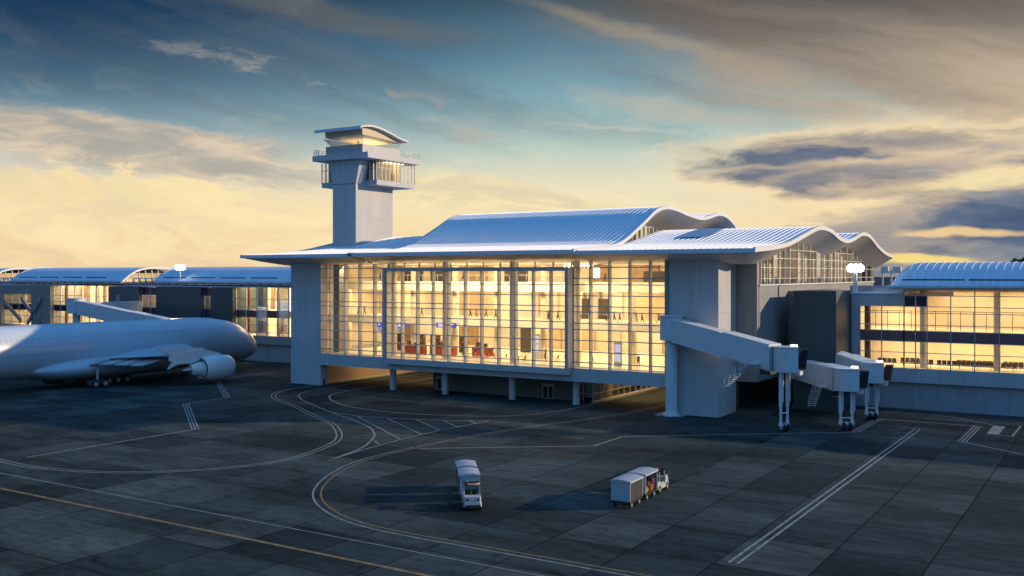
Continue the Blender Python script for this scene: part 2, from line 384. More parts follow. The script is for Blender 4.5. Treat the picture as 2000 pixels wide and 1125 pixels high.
# ------------------------------------------------------------------ terminal
T = thing('airport_terminal', 'large glass fronted terminal hall with wavy metal roof and lit interior', 'terminal building', (36, 20, 0))
S_L = -7.0; S_M0 = 16.5; S_M1 = 55.0; S_R = 79.3
roof_shell(T, S_L, S_M0, P_LOW, inset1=.2, joint=(False, True))
roof_shell(T, S_M0, S_M1, P_HIGH, inset0=4.6, inset1=4.6, dmax=2.9, joint=(True, True))
P_LOWR = [(max(v,-3.6), z-.03) for v,z in P_LOW]
roof_shell(T, S_M1+.6, S_R, P_LOWR, inset0=.2, joint=(True, False))
g = MB(); sk = [(v,z) for v,z in P_LOW if 15 < v < 25.4]
g.loft([[(61.6,v,z+.2),(66.0,v,z+.2)] for v,z in sk], cap=False, closed=False)
part('skylight', g, mat('skylight_glass', (0.30, 0.42, 0.55), 0.4, metal=0.1, var=.1), T)
# gable walls below the high roof
for sg, fc in ((S_M1-4.3, 1), (S_M0+4.3, -1)):
    pos = [10.5+i*1.6 for i in range(32)]
    bays(T, pos, 21.9, 0, sg, (25.6,), axis='y', face=fc, topf=lambda v: max(22.0, interp(P_HIGH, v)-2.8), mw=.2, rw=.09, frame_m=RIM)
g = MB(); g.box(20, 51.5, 9, 62, 22.0, 22.2); part('clerestory_floor', g, INW, T)
g = MB()
for i in range(12): g.box(48.2, 48.9, 16+i*3.1, 17.4+i*3.1, 22.2, interp(P_HIGH, 17+i*3.1)-3.2)
part('clerestory_fin', g, INW, T)

# walls
g = MB(); g.box(0, 6.62, 0, 1.6, 0, 19.9); g.box(0, 0.6, 1.6, 70, 0, 19.9); part('pier_wall', g, WHITE, T)
g = MB(); g.box(4.6, 5.0, 1.6, 34, 0, 3.38); part('ground_wall', g, mat('ground_wall_warm', (0.46, 0.36, 0.27), 0.7, var=.1), T)
g = MB(); g.box(66.95, 73.65, 0, 6.5, 0, 19.9); part('pier_wall', g, WHITE, T)
g = MB(); g.box(73.65, 76.45, 6.5, 7.2, 4.0, 20.2); part('return_wall', g, WALLG, T)
g = MB(); g.box(76.1, 76.5, 7.2, 74, 4.0, 16.45); part('side_wall', g, WALLG, T)
g = MB(); g.box(76.0, 76.7, 7.0, 74.2, 16.45, 16.62); part('window_sill', g, RIM, T)
g = MB(); g.box(76.5, 79.0, 20, 40, 4.0, 15.6); part('stair_block', g, WALLG, T)
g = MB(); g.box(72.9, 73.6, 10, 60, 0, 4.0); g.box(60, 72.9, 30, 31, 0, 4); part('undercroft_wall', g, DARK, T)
g = MB(); g.box(1, 76, 73.5, 74, 0, 20.5); part('back_wall', g, WALLG, T)
# side glazing under right roof
pos = [7.9, 10.5, 13.2, 15.9, 18.3, 20.65, 24.6, 27.35, 31, 34.6, 38.1, 41.9, 45.6, 49.4, 53.8, 58.1, 61.2, 64.1, 68.4, 72.7, 74]
bays(T, pos, 16.62, 0, 76.4, (17.4, 18.85, 20.15, 21.4), axis='y', face=1, topf=lambda v: interp(P_LOWR, v)-min(2.28, 1.52+v*.16), mw=.12, rw=.08, frame_m=RIM)
g = MB(); g.tube((75.6, 26, 16.6), (75.6, 26, 22.4), .45); g.tube((75.6, 22, 16.6), (75.6, 22, 21.6), .45); g.tube((75.6,60,16.6),(75.6,60,21.6),.3)
part('column', g, INW, T)
# interior fins behind the side glazing
g = MB()
v = 9.0
while v < 72:
    g.box(73.4, 74.6, v, v+random.uniform(.7, 1.5), 16.5, interp(P_LOWR, v)-2.5); v += random.uniform(1.9, 2.7)
part('interior_fins', g, INW, T)
g = MB(); g.loft([[(72.2,v,16.5),(72.4,v,16.5),(72.4,v,z-2.6),(72.2,v,z-2.6)] for v,z in P_LOW if 8 < v < 73], smooth=False); part('interior_side_wall', g, INWOOD, T)

# transfer beam / deck front and glazing
g = MB(); g.box(6.62, 66.95, -.45, 1.2, 3.4, 5.2); part('deck_beam', g, WHITE, T)
g = MB(); g.box(20.9, 53.0, -1.5, -.45, 4.35, 5.2); part('bay_ledge', g, WHITE, T)
g = MB(); g.box(6.62, 66.95, 1.2, 36, 3.5, 5.2); part('deck_slab', g, mat('deck_concrete', (0.34, 0.28, 0.21), .7), T)
g = MB(); g.box(6.5, 67.1, 1.0, 36, 5.2, 5.3); part('floor', g, INFL, T)
RZ = (6.0, 7.45, 9.0, 10.45, 11.3, 12.85, 13.6, 15.05, 16.55, 17.4, 18.87)
bays(T, [6.7, 8.75, 11.8, 14.8, 17.8, 20.7], 5.2, 19.65, 0, RZ, mw=.16, rw=.13, fin=.6)
bays(T, [53.1, 55.6, 58.45, 61.4, 64.35, 66.55], 5.2, 19.65, 0, RZ, mw=.16, rw=.13, fin=.6)
bays(T, [20.9+i*2.9 for i in range(12)], 18.9, 19.65, 0, (), mw=.12)
bays(T, [21.35, 24.25, 27.13, 30.03, 32.91, 35.81, 38.7, 41.6, 44.45, 47.3, 50.1, 52.5], 5.2, 18.6, -1.2, (6.05, 7.45, 9.0, 10.5, 11.5, 12.9, 13.65, 15.1, 16.55), mw=.16, rw=.13, fin=.6)
g = MB(); g.box(20.75, 53.05, -1.6, -.05, 18.4, 18.95); part('bay_frame', g, MULL, T)
g = MB(); g.box(20.75, 21.2, -1.6, -.05, 5.2, 18.4); part('bay_frame', g, MULL, T)
g = MB(); g.box(52.6, 53.05, -1.6, -.05, 5.2, 18.4); part('bay_frame', g, MULL, T)
g = MB(); g.box(66.55, 66.95, -.2, .6, 5.2, 19.7); part('corner_post', g, WALLG, T)
for s in (20.3, 30.3, 42.2, 52.6):
    g = MB(); g.tube((s, 1.75, 5.3), (s, 1.75, 19.8), .5, n=20); part('column', g, COLM, T)
    g = MB(); g.tube((s, 1.6, 0), (s, 1.6, 3.4), .5, n=20); part('ground_column', g, COLM, T)
# interior: mezzanines
IW0, IW1 = 0.7, 72
g = MB(); g.box(IW0, IW1, 8, 30, 9.95, 10.9); part('mezzanine_slab', g, CEIL, T)
g = MB(); g.box(IW0, IW1, 7.8, 8.0, 9.85, 11.2); part('mezzanine_fascia', g, INBAND, T)
g = MB(); g.box(IW0, 49, 8, 30, 15.45, 16.6); g.box(49, IW1, 11, 30, 15.45, 16.6); part('upper_slab', g, CEIL, T)
g = MB(); g.box(IW0, 49, 7.8, 8.0, 15.35, 16.8); g.box(49, IW1, 10.8, 11.0, 15.35, 16.8); part('upper_fascia', g, INBAND, T)
for nm, zz in (('mezzanine_railing', 11.2), ('upper_railing', 16.8)):
    g = MB()
    x = IW0+1
    while x < IW1-1:
        if not (zz > 16 and x > 48.5): g.box(x, x+.05, 7.86, 7.92, zz, zz+1.0)
        x += 1.5
    e = 48.9 if zz > 16 else IW1-1
    g.box(IW0+1, e, 7.86, 7.93, zz+1.0, zz+1.06)
    part(nm, g, MULL, T)
g = MB(); g.box(IW0, IW1, 27.7, 28, 5.3, 9.95); g.box(IW0, IW1, 20.7, 21, 10.9, 15.45); g.box(IW0, IW1, 21.7, 22, 16.6, 21.8); part('interior_back_wall', g, INW, T)
g = MB(); g.box(IW0-.1, IW0, 1.6, 28, 5.3, 19.7); g.box(66.9, 67.2, 6.5, 28, 5.3, 19.7); part('interior_end_wall', g, INW, T)
g = MB(); g.box(6.9, 8.6, 2.2, 4.2, 5.3, 19.6); part('stair_core', g, WALLG, T)
g = MB(); g.box(IW0, 76, 0.2, 22, 20.0, 20.15); part('ceiling', g, CEIL, T)
# vertical timber/plaster panels and niches behind the walkways
rnd = random.Random(3); mat('tan_panel', (0.52, 0.40, 0.27), .6, var=.15)
for zz, vv, hh in ((10.9, 20.2, 4.5), (16.6, 21.2, 3.4), (5.3, 27.2, 4.6)):
    x = 2.0
    while x < 66:
        w = rnd.choice((1.2, 2.2, 3.4, 5.0)); k = rnd.random()
        g = MB(); g.box(x, min(x+w, 66), vv, vv+.45, zz, zz+hh)
        if k < .85: part('wall_panel', g, INWOOD if k < .36 else (MATS['tan_panel'] if k < .6 else COLM), T)
        x += w+rnd.choice((.6, 1.4, 2.4, 3.5))
for s0_, w_, zz, h_, vv in ((43.5, 1.3, 10.9, 3.2, 19.9), (46.6, 1.6, 10.9, 3.2, 19.9), (33.5, 4.2, 16.6, 1.9, 13), (12, 4.5, 16.6, 1.9, 14), (18, 5.2, 16.6, 2.0, 14.2), (57, 4.2, 16.7, 1.7, 14), (62.2, 4.2, 16.7, 1.7, 14), (33.4, 1.9, 5.3, 4.4, 18)):
    g = MB(); g.box(s0_, s0_+w_, vv, vv+.3, zz, zz+h_); part('doorway', g, mat('dim_opening', (0.05, 0.04, 0.03), .6), T)
for s in (4, 12, 18.2, 26.5, 34.5, 42.8, 48.5, 57.5):
    for (va, z0_, z1_) in ((9.6, 5.3, 9.95), (9.6, 10.9, 15.45), (9.6, 16.6, 20.0)):
        if z0_ > 16 and s > 49: continue
        g = MB(); g.tube((s, va, z0_), (s, va, z1_), .55, n=18); part('interior_column', g, INW, T)
# ceiling lamps (lit) + light
for (z, v0_, v1_, P) in ((9.93, 8.6, 27, 1500), (15.43, 8.6, 20, 1300), (19.95, 9, 21, 620)):
    for i in range(6):
        x0 = 3+i*11.0
        area_light(T, 'ceiling_lamp_light', x0, x0+9, v0_+.5, v1_-.5, z-.12, P*(1.15, .7, 1.3, .9, 1.25, .8)[i])
        for j in range(3):
            g = MB(); yy = v0_+1.2+j*(v1_-v0_-3)/2
            g.box(x0+2, x0+3.2, yy, yy+.35, z-.07, z-.01); g.box(x0+6, x0+7.2, yy, yy+.35, z-.07, z-.01)
            part('ceiling_lamp', g, CLAMP, T)
for i in range(6):
    al = area_light(T, 'atrium_lamp_light', 8+i*9.8, 16+i*9.8, 2.0, 4.6, 19.3, (1200, 1600, 2300, 2000, 1800, 1200)[i]); al.rotation_euler = (R(38), 0, 0)
# display panels in the hall, white pendant
g = MB()
for i in range(7):
    for j in range(2): g.tube((48.6+i*.62+j*.3, 5.5+j*.8, 19.0), (48.6+i*.62+j*.3, 5.5+j*.8, 19.25), .1, n=8)
part('pendant_lamps', g, LWHITE, T)
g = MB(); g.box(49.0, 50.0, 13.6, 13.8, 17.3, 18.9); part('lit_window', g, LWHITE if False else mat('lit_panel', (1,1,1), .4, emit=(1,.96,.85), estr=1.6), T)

# undercroft
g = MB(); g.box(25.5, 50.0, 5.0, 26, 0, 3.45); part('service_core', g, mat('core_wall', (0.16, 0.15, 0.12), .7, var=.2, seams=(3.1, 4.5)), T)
for s in (45.2, 26.2):
    d = MB(); d.box(s, s+1.95, 4.9, 4.98, .02, 2.15); do = part('door', d, mat('door_frame_pale', (0.4, 0.37, 0.3), .5), T)
    d = MB(); d.box(s+.2, s+.85, 4.86, 4.89, .15, 1.75); d.box(s+1.1, s+1.75, 4.86, 4.89, .15, 1.75); part('door_leaf', d, DARK, T, do)
bays(T, [50.1, 51.7, 53.2], 0.1, 3.4, 5.4, (1.1, 2.4), mw=.1)
bays(T, [5.4+i*2.0 for i in range(14)], 0.1, 3.4, 53.2, (1.1, 2.4), axis='y', face=1, mw=.12)
bays(T, [12+i*1.9 for i in range(8)], 0.1, 3.4, 27, (1.1, 2.4), mw=.1)
g = MB(); g.box(50.1, 53.0, 9, 9.3, 0, 3.4); g.box(51.6, 52.6, 12, 12.6, 0, 3.4); g.box(8, 25, 30, 30.3, 0, 3.4); part('lobby_wall', g, INW, T)
for (a, b2, P) in ((6, 24, 160), (52, 66, 260)):
    for k in range(3):
        x0 = a+(b2-a)*k/3; area_light(T, 'soffit_lamp_light', x0+1, x0+2, 10, 26, 3.42, P*1.7, col=(1, .60, .28))
        g = MB(); g.box(x0+1.2, x0+1.8, 13, 13.6, 3.42, 3.48); g.box(x0+1.2, x0+1.8, 22, 22.6, 3.42, 3.48); part('soffit_lamp', g, CLAMP, T)
# kerbs
g = MB(); g.box(5.0, 5.55, .2, 34, 0, .14); g.box(53.3, 53.9, 4.6, 36, 0, .14)
k = struct('kerb', g, mat('kerb_concrete', (0.4, 0.37, 0.33), .7))
g = MB(); g.prism([(66.0,-2.2),(69.5,-2.2),(69.5,0),(66.95,0),(66.95,8),(66.0,8)], 0, .12); struct('pavement', g, MATS['kerb_concrete'])

# ------------------------------------------------------------------ control tower
W = thing('control_tower', 'tall pale control tower with glazed cab rising behind the roof', 'control tower', (-1, 19, 21))
g = MB(); g.box(-3.6, 1.82, 14, 24.2, 21, 34.0); part('shaft', g, mat('tower_panel', (0.50, 0.49, 0.48), .55, var=.06, seams=(3.3, 14.0)), W)
g = MB(); g.add([(-3.6,14,33.9),(1.82,14,33.9),(2.77,14,38.1),(-4.58,14,38.1),(-3.6,16.4,33.9),(1.82,16.4,33.9),(2.77,16.4,38.1),(-4.58,16.4,38.1)],
    [(0,1,2,3),(1,5,6,2),(5,4,7,6),(4,0,3,7),(3,2,6,7),(0,4,5,1)]); part('flared_neck', g, WHITE, W)
g = MB(); g.box(-8.6, 4.5, 16.5, 27.4, 33.8, 34.7); part('cab_floor', g, WHITE, W)
g = MB(); g.box(-7.4, 5.6, 12.8, 27.6, 38.2, 39.2); part('gallery_slab', g, WHITE, W)
bays(W, [2.9, 3.7, 4.45], 34.7, 38.2, 16.55, (36.9,), mw=.09, frame_m=RIM)
bays(W, [-8.55, -7.6, -6.6, -5.6], 34.7, 38.2, 16.55, (36.9,), mw=.1, frame_m=RIM)
bays(W, [16.6, 17.7, 18.8, 19.9, 21, 22.1, 23.2, 24.3, 25.4, 26.4, 27.35], 34.7, 38.2, 4.45, (36.9,), axis='y', face=1, mw=.07, rw=.06, frame_m=RIM)
g = MB(); g.box(-8.2, 3.4, 24.2, 24.5, 34.7, 38.2); g.box(2.9, 3.1, 17.4, 22.6, 34.7, 38.2); g.box(-7.6, 4.3, 17.2, 17.4, 34.7, 38.2); part('cab_inner_wall', g, MATS['tan_panel'], W)
g = MB(); g.box(-6.2, 2.5, 15, 25.6, 39.2, 41.0); part('parapet', g, WHITE, W)
g = MB(); # roof S-curve
PT = curve([(12, 43.55), (13.6, 43.95), (15.5, 44.1), (18, 43.85), (20.5, 43.35), (23, 42.75), (25.3, 42.45)], .5)
g.loft([[(-5.9,v,z),(4.7,v,z),(4.7,v,z-.28),(-5.9,v,z-.28)] for v,z in PT], smooth=False)
part('tower_roof', g, mat('tower_roof_metal', (0.62, 0.60, 0.58), .45, var=.05), W)
g = MB(); g.box(-6.0, 4.8, 11.85, 12.0, 43.1, 43.62); part('roof_fascia', g, ROOF, W)
g = MB() # gable & soffit wedge
sec = [(13.4, 43.5)]+[(v, z-.3) for v, z in PT if 13.6 < v < 24.3]
rows = []
for s in (-4.9, 3.8): rows.append([(s, v, z) for v, z in sec]+[(s, 24.2, 42.0), (s, 13.5, 42.35)])
g.loft(rows, smooth=False); part('roof_soffit', g, mat('tower_soffit', (0.60, 0.50, 0.36), .6, var=.05), W)
# outward leaning upper cab glass
def lean(mb, a, b, z0, z1):
    mb.add([(a[0],a[1],z0),(b[0],b[1],z0),(b[2],b[3],z1),(a[2],a[3],z1)], [(0,1,2,3)])
cs = [(-5.4,15.8,-6.2,14.4),(1.8,15.8,3.2,14.4),(1.8,25.0,3.2,25.2),(-5.4,25.0,-6.2,25.2)]
for i in range(4):
    g = MB(); lean(g, cs[i], cs[(i+1)%4], 41.0, 42.3)
    part('upper_cab_window', g, glass('tower_glass', (0.95,0.96,0.97), .5), W)
    if i < 4:
        g = MB(); c = cs[i]; g.bar((c[0],c[1],41.0), (c[2],c[3],42.3), .06); part('cab_post', g, RIM, W)
g = MB(); g.box(-2.2, -2.0, 19, 19.2, 41, 42.2); part('equipment_post', g, BLACK, W)
g = MB(); 
for (a, b2) in (((-7.2,13.0),(-7.2,27.4)), ((-7.2,27.4),(5.4,27.4)), ((5.4,27.4),(5.4,23.0)), ((-7.2,13.0),(-6.0,13.0))):
    for h in (.35, .7, 1.05): g.bar((a[0],a[1],39.2+h), (b2[0],b2[1],39.2+h), .05)
    n = max(2, int(math.hypot(a[0]-b2[0], a[1]-b2[1])/1.1))
    for i in range(n+1): g.bar((a[0]+(b2[0]-a[0])*i/n, a[1]+(b2[1]-a[1])*i/n, 39.2), (a[0]+(b2[0]-a[0])*i/n, a[1]+(b2[1]-a[1])*i/n, 40.25), .05)
part('railing', g, MULL, W)
area_light(W, 'cab_lamp_light', -7, 3.5, 17.2, 26, 38.1, 1500, col=(1, .78, .45))
area_light(W, 'upper_cab_lamp_light', -4.5, 1.2, 16.5, 24, 41.1, 420, col=(1, .75, .42), down=False)
g = MB(); g.box(-3, -1, 18, 20, 38.1, 38.18); g.box(-3, -1, 25, 26, 38.1, 38.18); g.box(3, 3.8, 20, 25, 38.1, 38.18); part('ceiling_lamp', g, CLAMP, W)

# ------------------------------------------------------------------ right concourse
CR = thing('concourse_wing', 'right hand concourse with ribbed barrel roof and lit glazed lounges', 'terminal building', (110, 30, 0))
X1 = 165.0
g = MB(); g.box(84.8, X1, 21.5, 22.2, 3.5, 5.4); part('sill_wall', g, WHITE, CR)
g = MB(); g.box(84.8, X1, 22.1, 22.8, 0, 3.5); part('base_wall', g, BASEW, CR)
g = MB(); g.box(84.6, X1, 21.3, 21.5, 0, .35); part('plinth', g, BASEW, CR)
for s in (101.6, 110.5, 93.4):
    g = MB(); g.box(s, s+2.6, 22.0, 22.1, .3, 2.6); part('service_door', g, mat('service_door', (0.30, 0.33, 0.36), .5), CR)
g = MB(); g.box(84.8, 91.5, 21.4, 22.0, 13.65, 15.25); g.box(84.8, 85.85, 21.4, 22.0, 5.4, 13.65); g.box(84.8, 85.2, 22, 41, 5.4, 15.25); part('corner_wall', g, WHITE, CR)
g = MB(); g.box(84.8, 91.5, 21.25, 41, 15.25, 15.45); part('flat_roof', g, ROOF, CR)
g = MB(); g.box(79.1, 84.7, 13.6, 21.45, 0, 15.75); part('stair_tower', g, DARKP, CR)
g = MB(); g.box(79.1, 84.8, 21.45, 41, 0, 15.0); part('link_block', g, DARKP, CR)
posR = [85.9, 88.75, 91.6, 93.05, 94.5]
while posR[-1] < X1-3: posR.append(posR[-1]+2.87)
RR = (6.05, 7.5, 8.98, 10.4, 11.2, 12.8)
bays(CR, posR[:3], 5.4, 13.65, 21.6, RR, mw=.12)
bays(CR, posR[2:], 5.4, 15.9, 21.6, RR+(13.65, 15.1), mw=.12)
g = MB(); g.box(85.9, posR[-1], 21.50, 21.57, 9.0, 10.4); part('spandrel', g, mat('plum_spandrel', (0.22, 0.12, 0.12), .5, var=.2, scale=1, spec=.1), CR)
for i in (2, 3):
    g = MB(); g.box(posR[i]+.08, posR[i+1]-.08, 21.66, 21.8, 13.7, 15.1); part('spandrel', g, PURP, CR)
PB = curve([(20,16.45),(21.7,17.65),(23.7,18.75),(25.8,19.3),(27.9,19.55),(31.6,19.55),(35.5,19.1),(39,18.0),(41.8,16.45)], .7)
g = MB()
# rounded left end: scale profile height with a small hip
rows = []
for t, s in ((0.0, 89.95), (.55, 90.3), (.8, 90.9), (.93, 91.6), (1, 92.4), (1, X1)):
    rows.append([(s, v, 16.45+(z-16.45)*t) for v, z in PB])
g.loft(rows, cap=False, closed=False); ro = part('roof', g, ROOF, CR)
g = MB(); s = 92.0
while s < X1:
    rr = [[(s-.05,v,z),(s-.04,v,z+.05),(s+.04,v,z+.05),(s+.05,v,z)] for v,z in PB]
    vs = [p for q in rr for p in q]; g.add(vs, [(4*j+a,4*j+a+1,4*j+a+5,4*j+a+4) for j in range(len(rr)-1) for a in range(3)]); s += .95
part('roof_ribs', g, SEAM, CR, ro)
g = MB(); s = 91.5
while s < X1-8: g.box(s, s+7.6, 20.95, 21.15, 17.15, 17.32); s += 8.1
part('gutter_slot', g, DARK, CR)
g = MB(); g.box(89.8, X1, 19.75, 20.05, 16.2, 16.5); g.box(89.8, 90.0, 20.05, 41.8, 16.2, 16.5); part('eave_gutter', g, ROOF, CR)
g = MB(); g.box(90, X1, 20.05, 41.8, 15.95, 16.15); part('soffit', g, SOFF, CR)
g = MB(); g.box(85.2, X1, 22.2, 40, 9.1, 10.35); part('upper_floor', g, INFL, CR)
g = MB(); g.box(85.2, X1, 22.2, 40, 5.2, 5.38); part('lounge_floor', g, INFL, CR)
g = MB(); g.box(85.2, X1, 33, 33.3, 5.4, 15.9); part('interior_wall', g, INW, CR)
g = MB(); g.box(91.5, X1, 22.3, 33, 15.7, 15.9); g.box(85.2, 91.5, 22.3, 33, 13.7, 13.9); part('ceiling', g, CEIL, CR)
g = MB(); g.box(X1-.3, X1, 22.2, 41.5, 0, 16); part('end_wall', g, WHITE, CR)
g = MB(); g.box(80, X1, 41, 41.5, 0, 16.2); part('rear_wall', g, WHITE, CR)
for s in (86.4, 93.6, 102.6, 111.6, 120.6):
    for z0_, z1_ in ((5.4, 9.1), (10.35, 15.7)):
        g = MB(); g.tube((s, 23.9, z0_), (s, 23.9, min(z1_, 13.7) if s < 91 else z1_), .42, n=16); part('column', g, COLM if s > 87 else BROWN, CR)
g = MB(); s = 87.2
while s < 125:
    g.box(s, s+.07, 25.0, 25.07, 10.4, 13.0); s += 1.55
g.box(86, 125, 25.0, 25.06, 12.9, 12.98)
part('interior_railing', g, BLACK, CR)
g = MB(); g.box(93.9, 97.5, 22.8, 24.6, 15.1, 15.6); g.box(91.8, 93.6, 23, 24, 14.6, 15.5); part('duct', g, COLM, CR)
for i in range(5):
    x0 = 86+i*8.2
    area_light(CR, 'ceiling_lamp_light', x0, x0+7, 24, 32, 9.0, 640, col=(1, .70, .36))
    area_light(CR, 'ceiling_lamp_light', x0 if i else 86, x0+5.4 if not i else x0+7, 24, 32, 15.6 if i else 13.6, 700, col=(1, .70, .36))

# ------------------------------------------------------------------ left concourse
CL = thing('concourse_wing', 'left hand concourse behind the airliner with arched barrel roofs', 'terminal building', (-60, 34, 0))
g = MB(); g.box(-42, 0, 25.4, 26.2, 3.6, 5.3); g.box(-170, -42, 25.4, 26.2, 3.6, 5.3); part('sill_wall', g, mat('sill_brownish', (0.33, 0.30, 0.30), .6), CL)
g = MB(); g.box(-170, 0, 26.2, 26.8, 0, 3.6); part('base_wall', g, BASEW, CL)
RL = (6.0, 7.6, 10.5, 11.3, 12.8)
def rowpos(a, b2, st):
    n = max(1, round((b2-a)/st)); return [a+(b2-a)*i/n for i in range(n+1)]
for a, b2 in ((-41.2, -26), (-51.0, -47.9), (-71.6, -65.7), (-105, -82.6), (-126, -113)):
    bays(CL, rowpos(a, b2, 2.9), 5.3, 15.3, 25.6, RL, mw=.2, rw=.12)
    g = MB(); g.box(a, b2, 25.66, 25.8, 9.0, 10.45); part('spandrel', g, MATS['plum_spandrel'] if a > -45 else PURP, CL)
for a, b2 in ((-51.0, -47.9), (-71.6, -65.7)):
    g = MB(); g.box(a, b2, 25.5, 25.59, 13.3, 15.0); part('spandrel', g, PURP, CL)
    g = MB(); g.box(a, b2, 25.5, 25.59, 8.0, 10.2); part('spandrel', g, PURP, CL)
for a, b2, m_ in ((-65.7, -51.0, DARKP), (-47.9, -41.2, DARKP), (-82.6, -71.6, mat('plum_grey_panel', (0.13, 0.12, 0.15), .5, seams=(2.6,8))), (-113, -105, WALLG), (-140, -126, WALLG)):
    g = MB(); g.box(a, b2, 24.6, 33, 0 if a > -70 else 4, 15.15); part('wall_block', g, m_, CL)
g = MB(); g.box(-126, -113, 24.6, 25.5, 13.0, 15.2); part('wall_block', g, WALLG, CL)
g = MB(); g.box(-170, 0, 24.7, 48, 15.2, 15.4); part('flat_roof', g, ROOF, CL)
g = MB(); g.box(-79.5, -78.3, 24.5, 24.58, 10.5, 13.2); part('door', g, mat('pale_door', (0.3,0.32,0.36), .5), CL)
PL = [(v+4.5, z-.02) for v, z in PB]
for a, b2 in ((-66.2, -22.5), (-121.5, -77.5), (-176, -132.0)):
    g = MB(); g.loft([[(a,v,z),(b2,v,z)] for v,z in PL], cap=False, closed=False); ro = part('roof', g, ROOF, CL)
    for s in (a, b2):
        g = MB(); g.loft([[(s-.25,v,z+.1),(s+.25,v,z+.1),(s+.25,v,z-.35),(s-.25,v,z-.35)] for v,z in PL], smooth=False)
        part('roof_rim', g, RIM, CL, ro)
    g = MB(); s = a+2
    while s < b2-8: g.box(s, s+7.4, 25.4, 25.6, 17.1, 17.28); s += 9.2
    part('gutter_slot', g, DARK, CL)
    g = MB(); g.box(a, b2, 24.25, 24.55, 16.1, 16.45); part('eave_gutter', g, ROOF, CL)
    g = MB(); g.box(a+.3, b2-.3, 24.55, 46.2, 15.95, 16.1); part('soffit', g, SOFF, CL)
    pos = rowpos(a+.5, b2-.5, 2.9)
    bays(CL, pos, 15.4, 15.95, 25.8, (), mw=.3)
    # gable glazing at the ends
    bays(CL, rowpos(26.5, 44.5, 1.8), 16.2, 0, b2-1.4, (), axis='y', face=1, topf=lambda v: interp(PL, v)-.35, mw=.14, frame_m=RIM)
    area_light(CL, 'ceiling_lamp_light', a+2, b2-2, 27, 33.5, 15.1, 7500, col=(1, .70, .36))
    area_light(CL, 'gable_lamp_light', b2-7, b2-2, 30, 40, 16.3, 300, col=(1, .70, .36), down=False)
    g = MB(); g.box(b2-7.2, b2-7, 28.5, 42.5, 16.1, 18.2); part('gable_inner_wall', g, INW, CL)
area_light(CL, 'ceiling_lamp_light', -64, -27, 27, 33.5, 8.9, 5000, col=(1, .70, .36))
area_light(CL, 'ceiling_lamp_light', -125, -80, 27, 33.5, 8.9, 5000, col=(1, .70, .36))
area_light(CL, 'ceiling_lamp_light', -76, -66, 27, 33.5, 15.0, 1500, col=(1, .70, .36))
for a, b2 in ((-77.2, -66.4), (-131.8, -121.8)):
    bays(CL, rowpos(a, b2, 2.2), 15.4, 16.9, 27.5, (16.1,), mw=.12)
    g = MB(); g.box(a, b2, 27.4, 46, 16.9, 17.1); part('link_roof', g, ROOF, CL)
g = MB(); g.box(-170, 0, 26.8, 34, 9.05, 10.4); g.box(-170, 0, 26.8, 34, 5.1, 5.28); part('interior_floor', g, INFL, CL)
g = MB(); g.box(-170, 0, 34, 34.3, 5.3, 15.2); part('interior_wall', g, INW, CL)
g = MB(); rnd = random.Random(9); x = -124
while x < -27:
    w = rnd.choice((.4, .6, .9)); g.box(x, x+w, 33.3, 33.7, 5.3, 9.0) if rnd.random() < .5 else g.box(x, x+w, 33.3, 33.7, 10.4, 15.1); x += rnd.uniform(2, 4.5)
part('interior_panel', g, mat('interior_brown', (0.22, 0.15, 0.09), .6), CL)
for s in (-39.5, -34, -31, -90, -97, -103, -120):
    g = MB(); g.tube((s, 27.6, 5.3), (s, 27.6, 9.0), .4); g.tube((s, 27.6, 10.4), (s, 27.6, 15.2), .4); part('column', g, BROWN if s in (-39.5, -103) else INW, CL)
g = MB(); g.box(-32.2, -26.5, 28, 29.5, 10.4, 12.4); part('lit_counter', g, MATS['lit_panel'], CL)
g = MB()
for a, b2 in (((-126,12.2),(-117,6.5)), ((-117,12.2),(-109,6.0)), ((-108.5,12.0),(-114,6))): g.obox((a[0],24.4,a[1]-.6), (b2[0],24.4,b2[1]-.6), .4, 1.0)
part('diagonal_brace', g, WALLG, CL)

# ------------------------------------------------------------------ airliner
FUS = PAINTW.copy(); FUS.name = 'fuselage_paint'; nt = FUS.node_tree; N, L = nt.nodes, nt.links
b = [n for n in N if n.type == 'BSDF_PRINCIPLED'][0]; src = b.inputs['Base Color'].links[0].from_socket
geo = N.new('ShaderNodeNewGeometry'); sp = N.new('ShaderNodeSeparateXYZ'); L.new(geo.outputs['Position'], sp.inputs[0])
def mth(op, a, b_, c_=None):
    n = N.new('ShaderNodeMath'); n.operation = op
    for i, q in enumerate((a, b_, c_)):
        if q is None: continue
        if isinstance(q, (int, float)): n.inputs[i].default_value = q
        else: L.new(q, n.inputs[i])
    return n.outputs[0]
col_ = mth('COMPARE', mth('FRACT', mth('DIVIDE', sp.outputs[1], .85), None), .5, .18)
rows_ = mth('MAXIMUM', mth('COMPARE', sp.outputs[2], 5.7, .2), mth('COMPARE', sp.outputs[2], 8.05, .17))
rng_ = mth('COMPARE', sp.outputs[1], -17.5, 26.5)
win = mth('MULTIPLY', mth('MULTIPLY', col_, rows_), mth('MULTIPLY', rng_, .22))
jn = mth('MULTIPLY', mth('COMPARE', mth('FRACT', mth('DIVIDE', sp.outputs[1], 5.3), None), .5, .008), .12)
fac = mth('SUBTRACT', 1.0, mth('MAXIMUM', win, jn))
v_ = N.new('ShaderNodeVectorMath'); v_.operation = 'SCALE'; L.new(src, v_.inputs[0]); L.new(fac, v_.inputs['Scale']); L.new(v_.outputs[0], b.inputs['Base Color'])
A = thing('airliner', 'wide body double deck airliner in plain pale blue white paint parked nose in', 'airplane', (-27, -15, 0))
AX = -27.0
def ring(v, zc, rz, rx, n=40, ax=AX):
    return [(ax+rx*math.cos(t), v, zc+rz*math.sin(t)) for t in [2*math.pi*i/n for i in range(n)]]
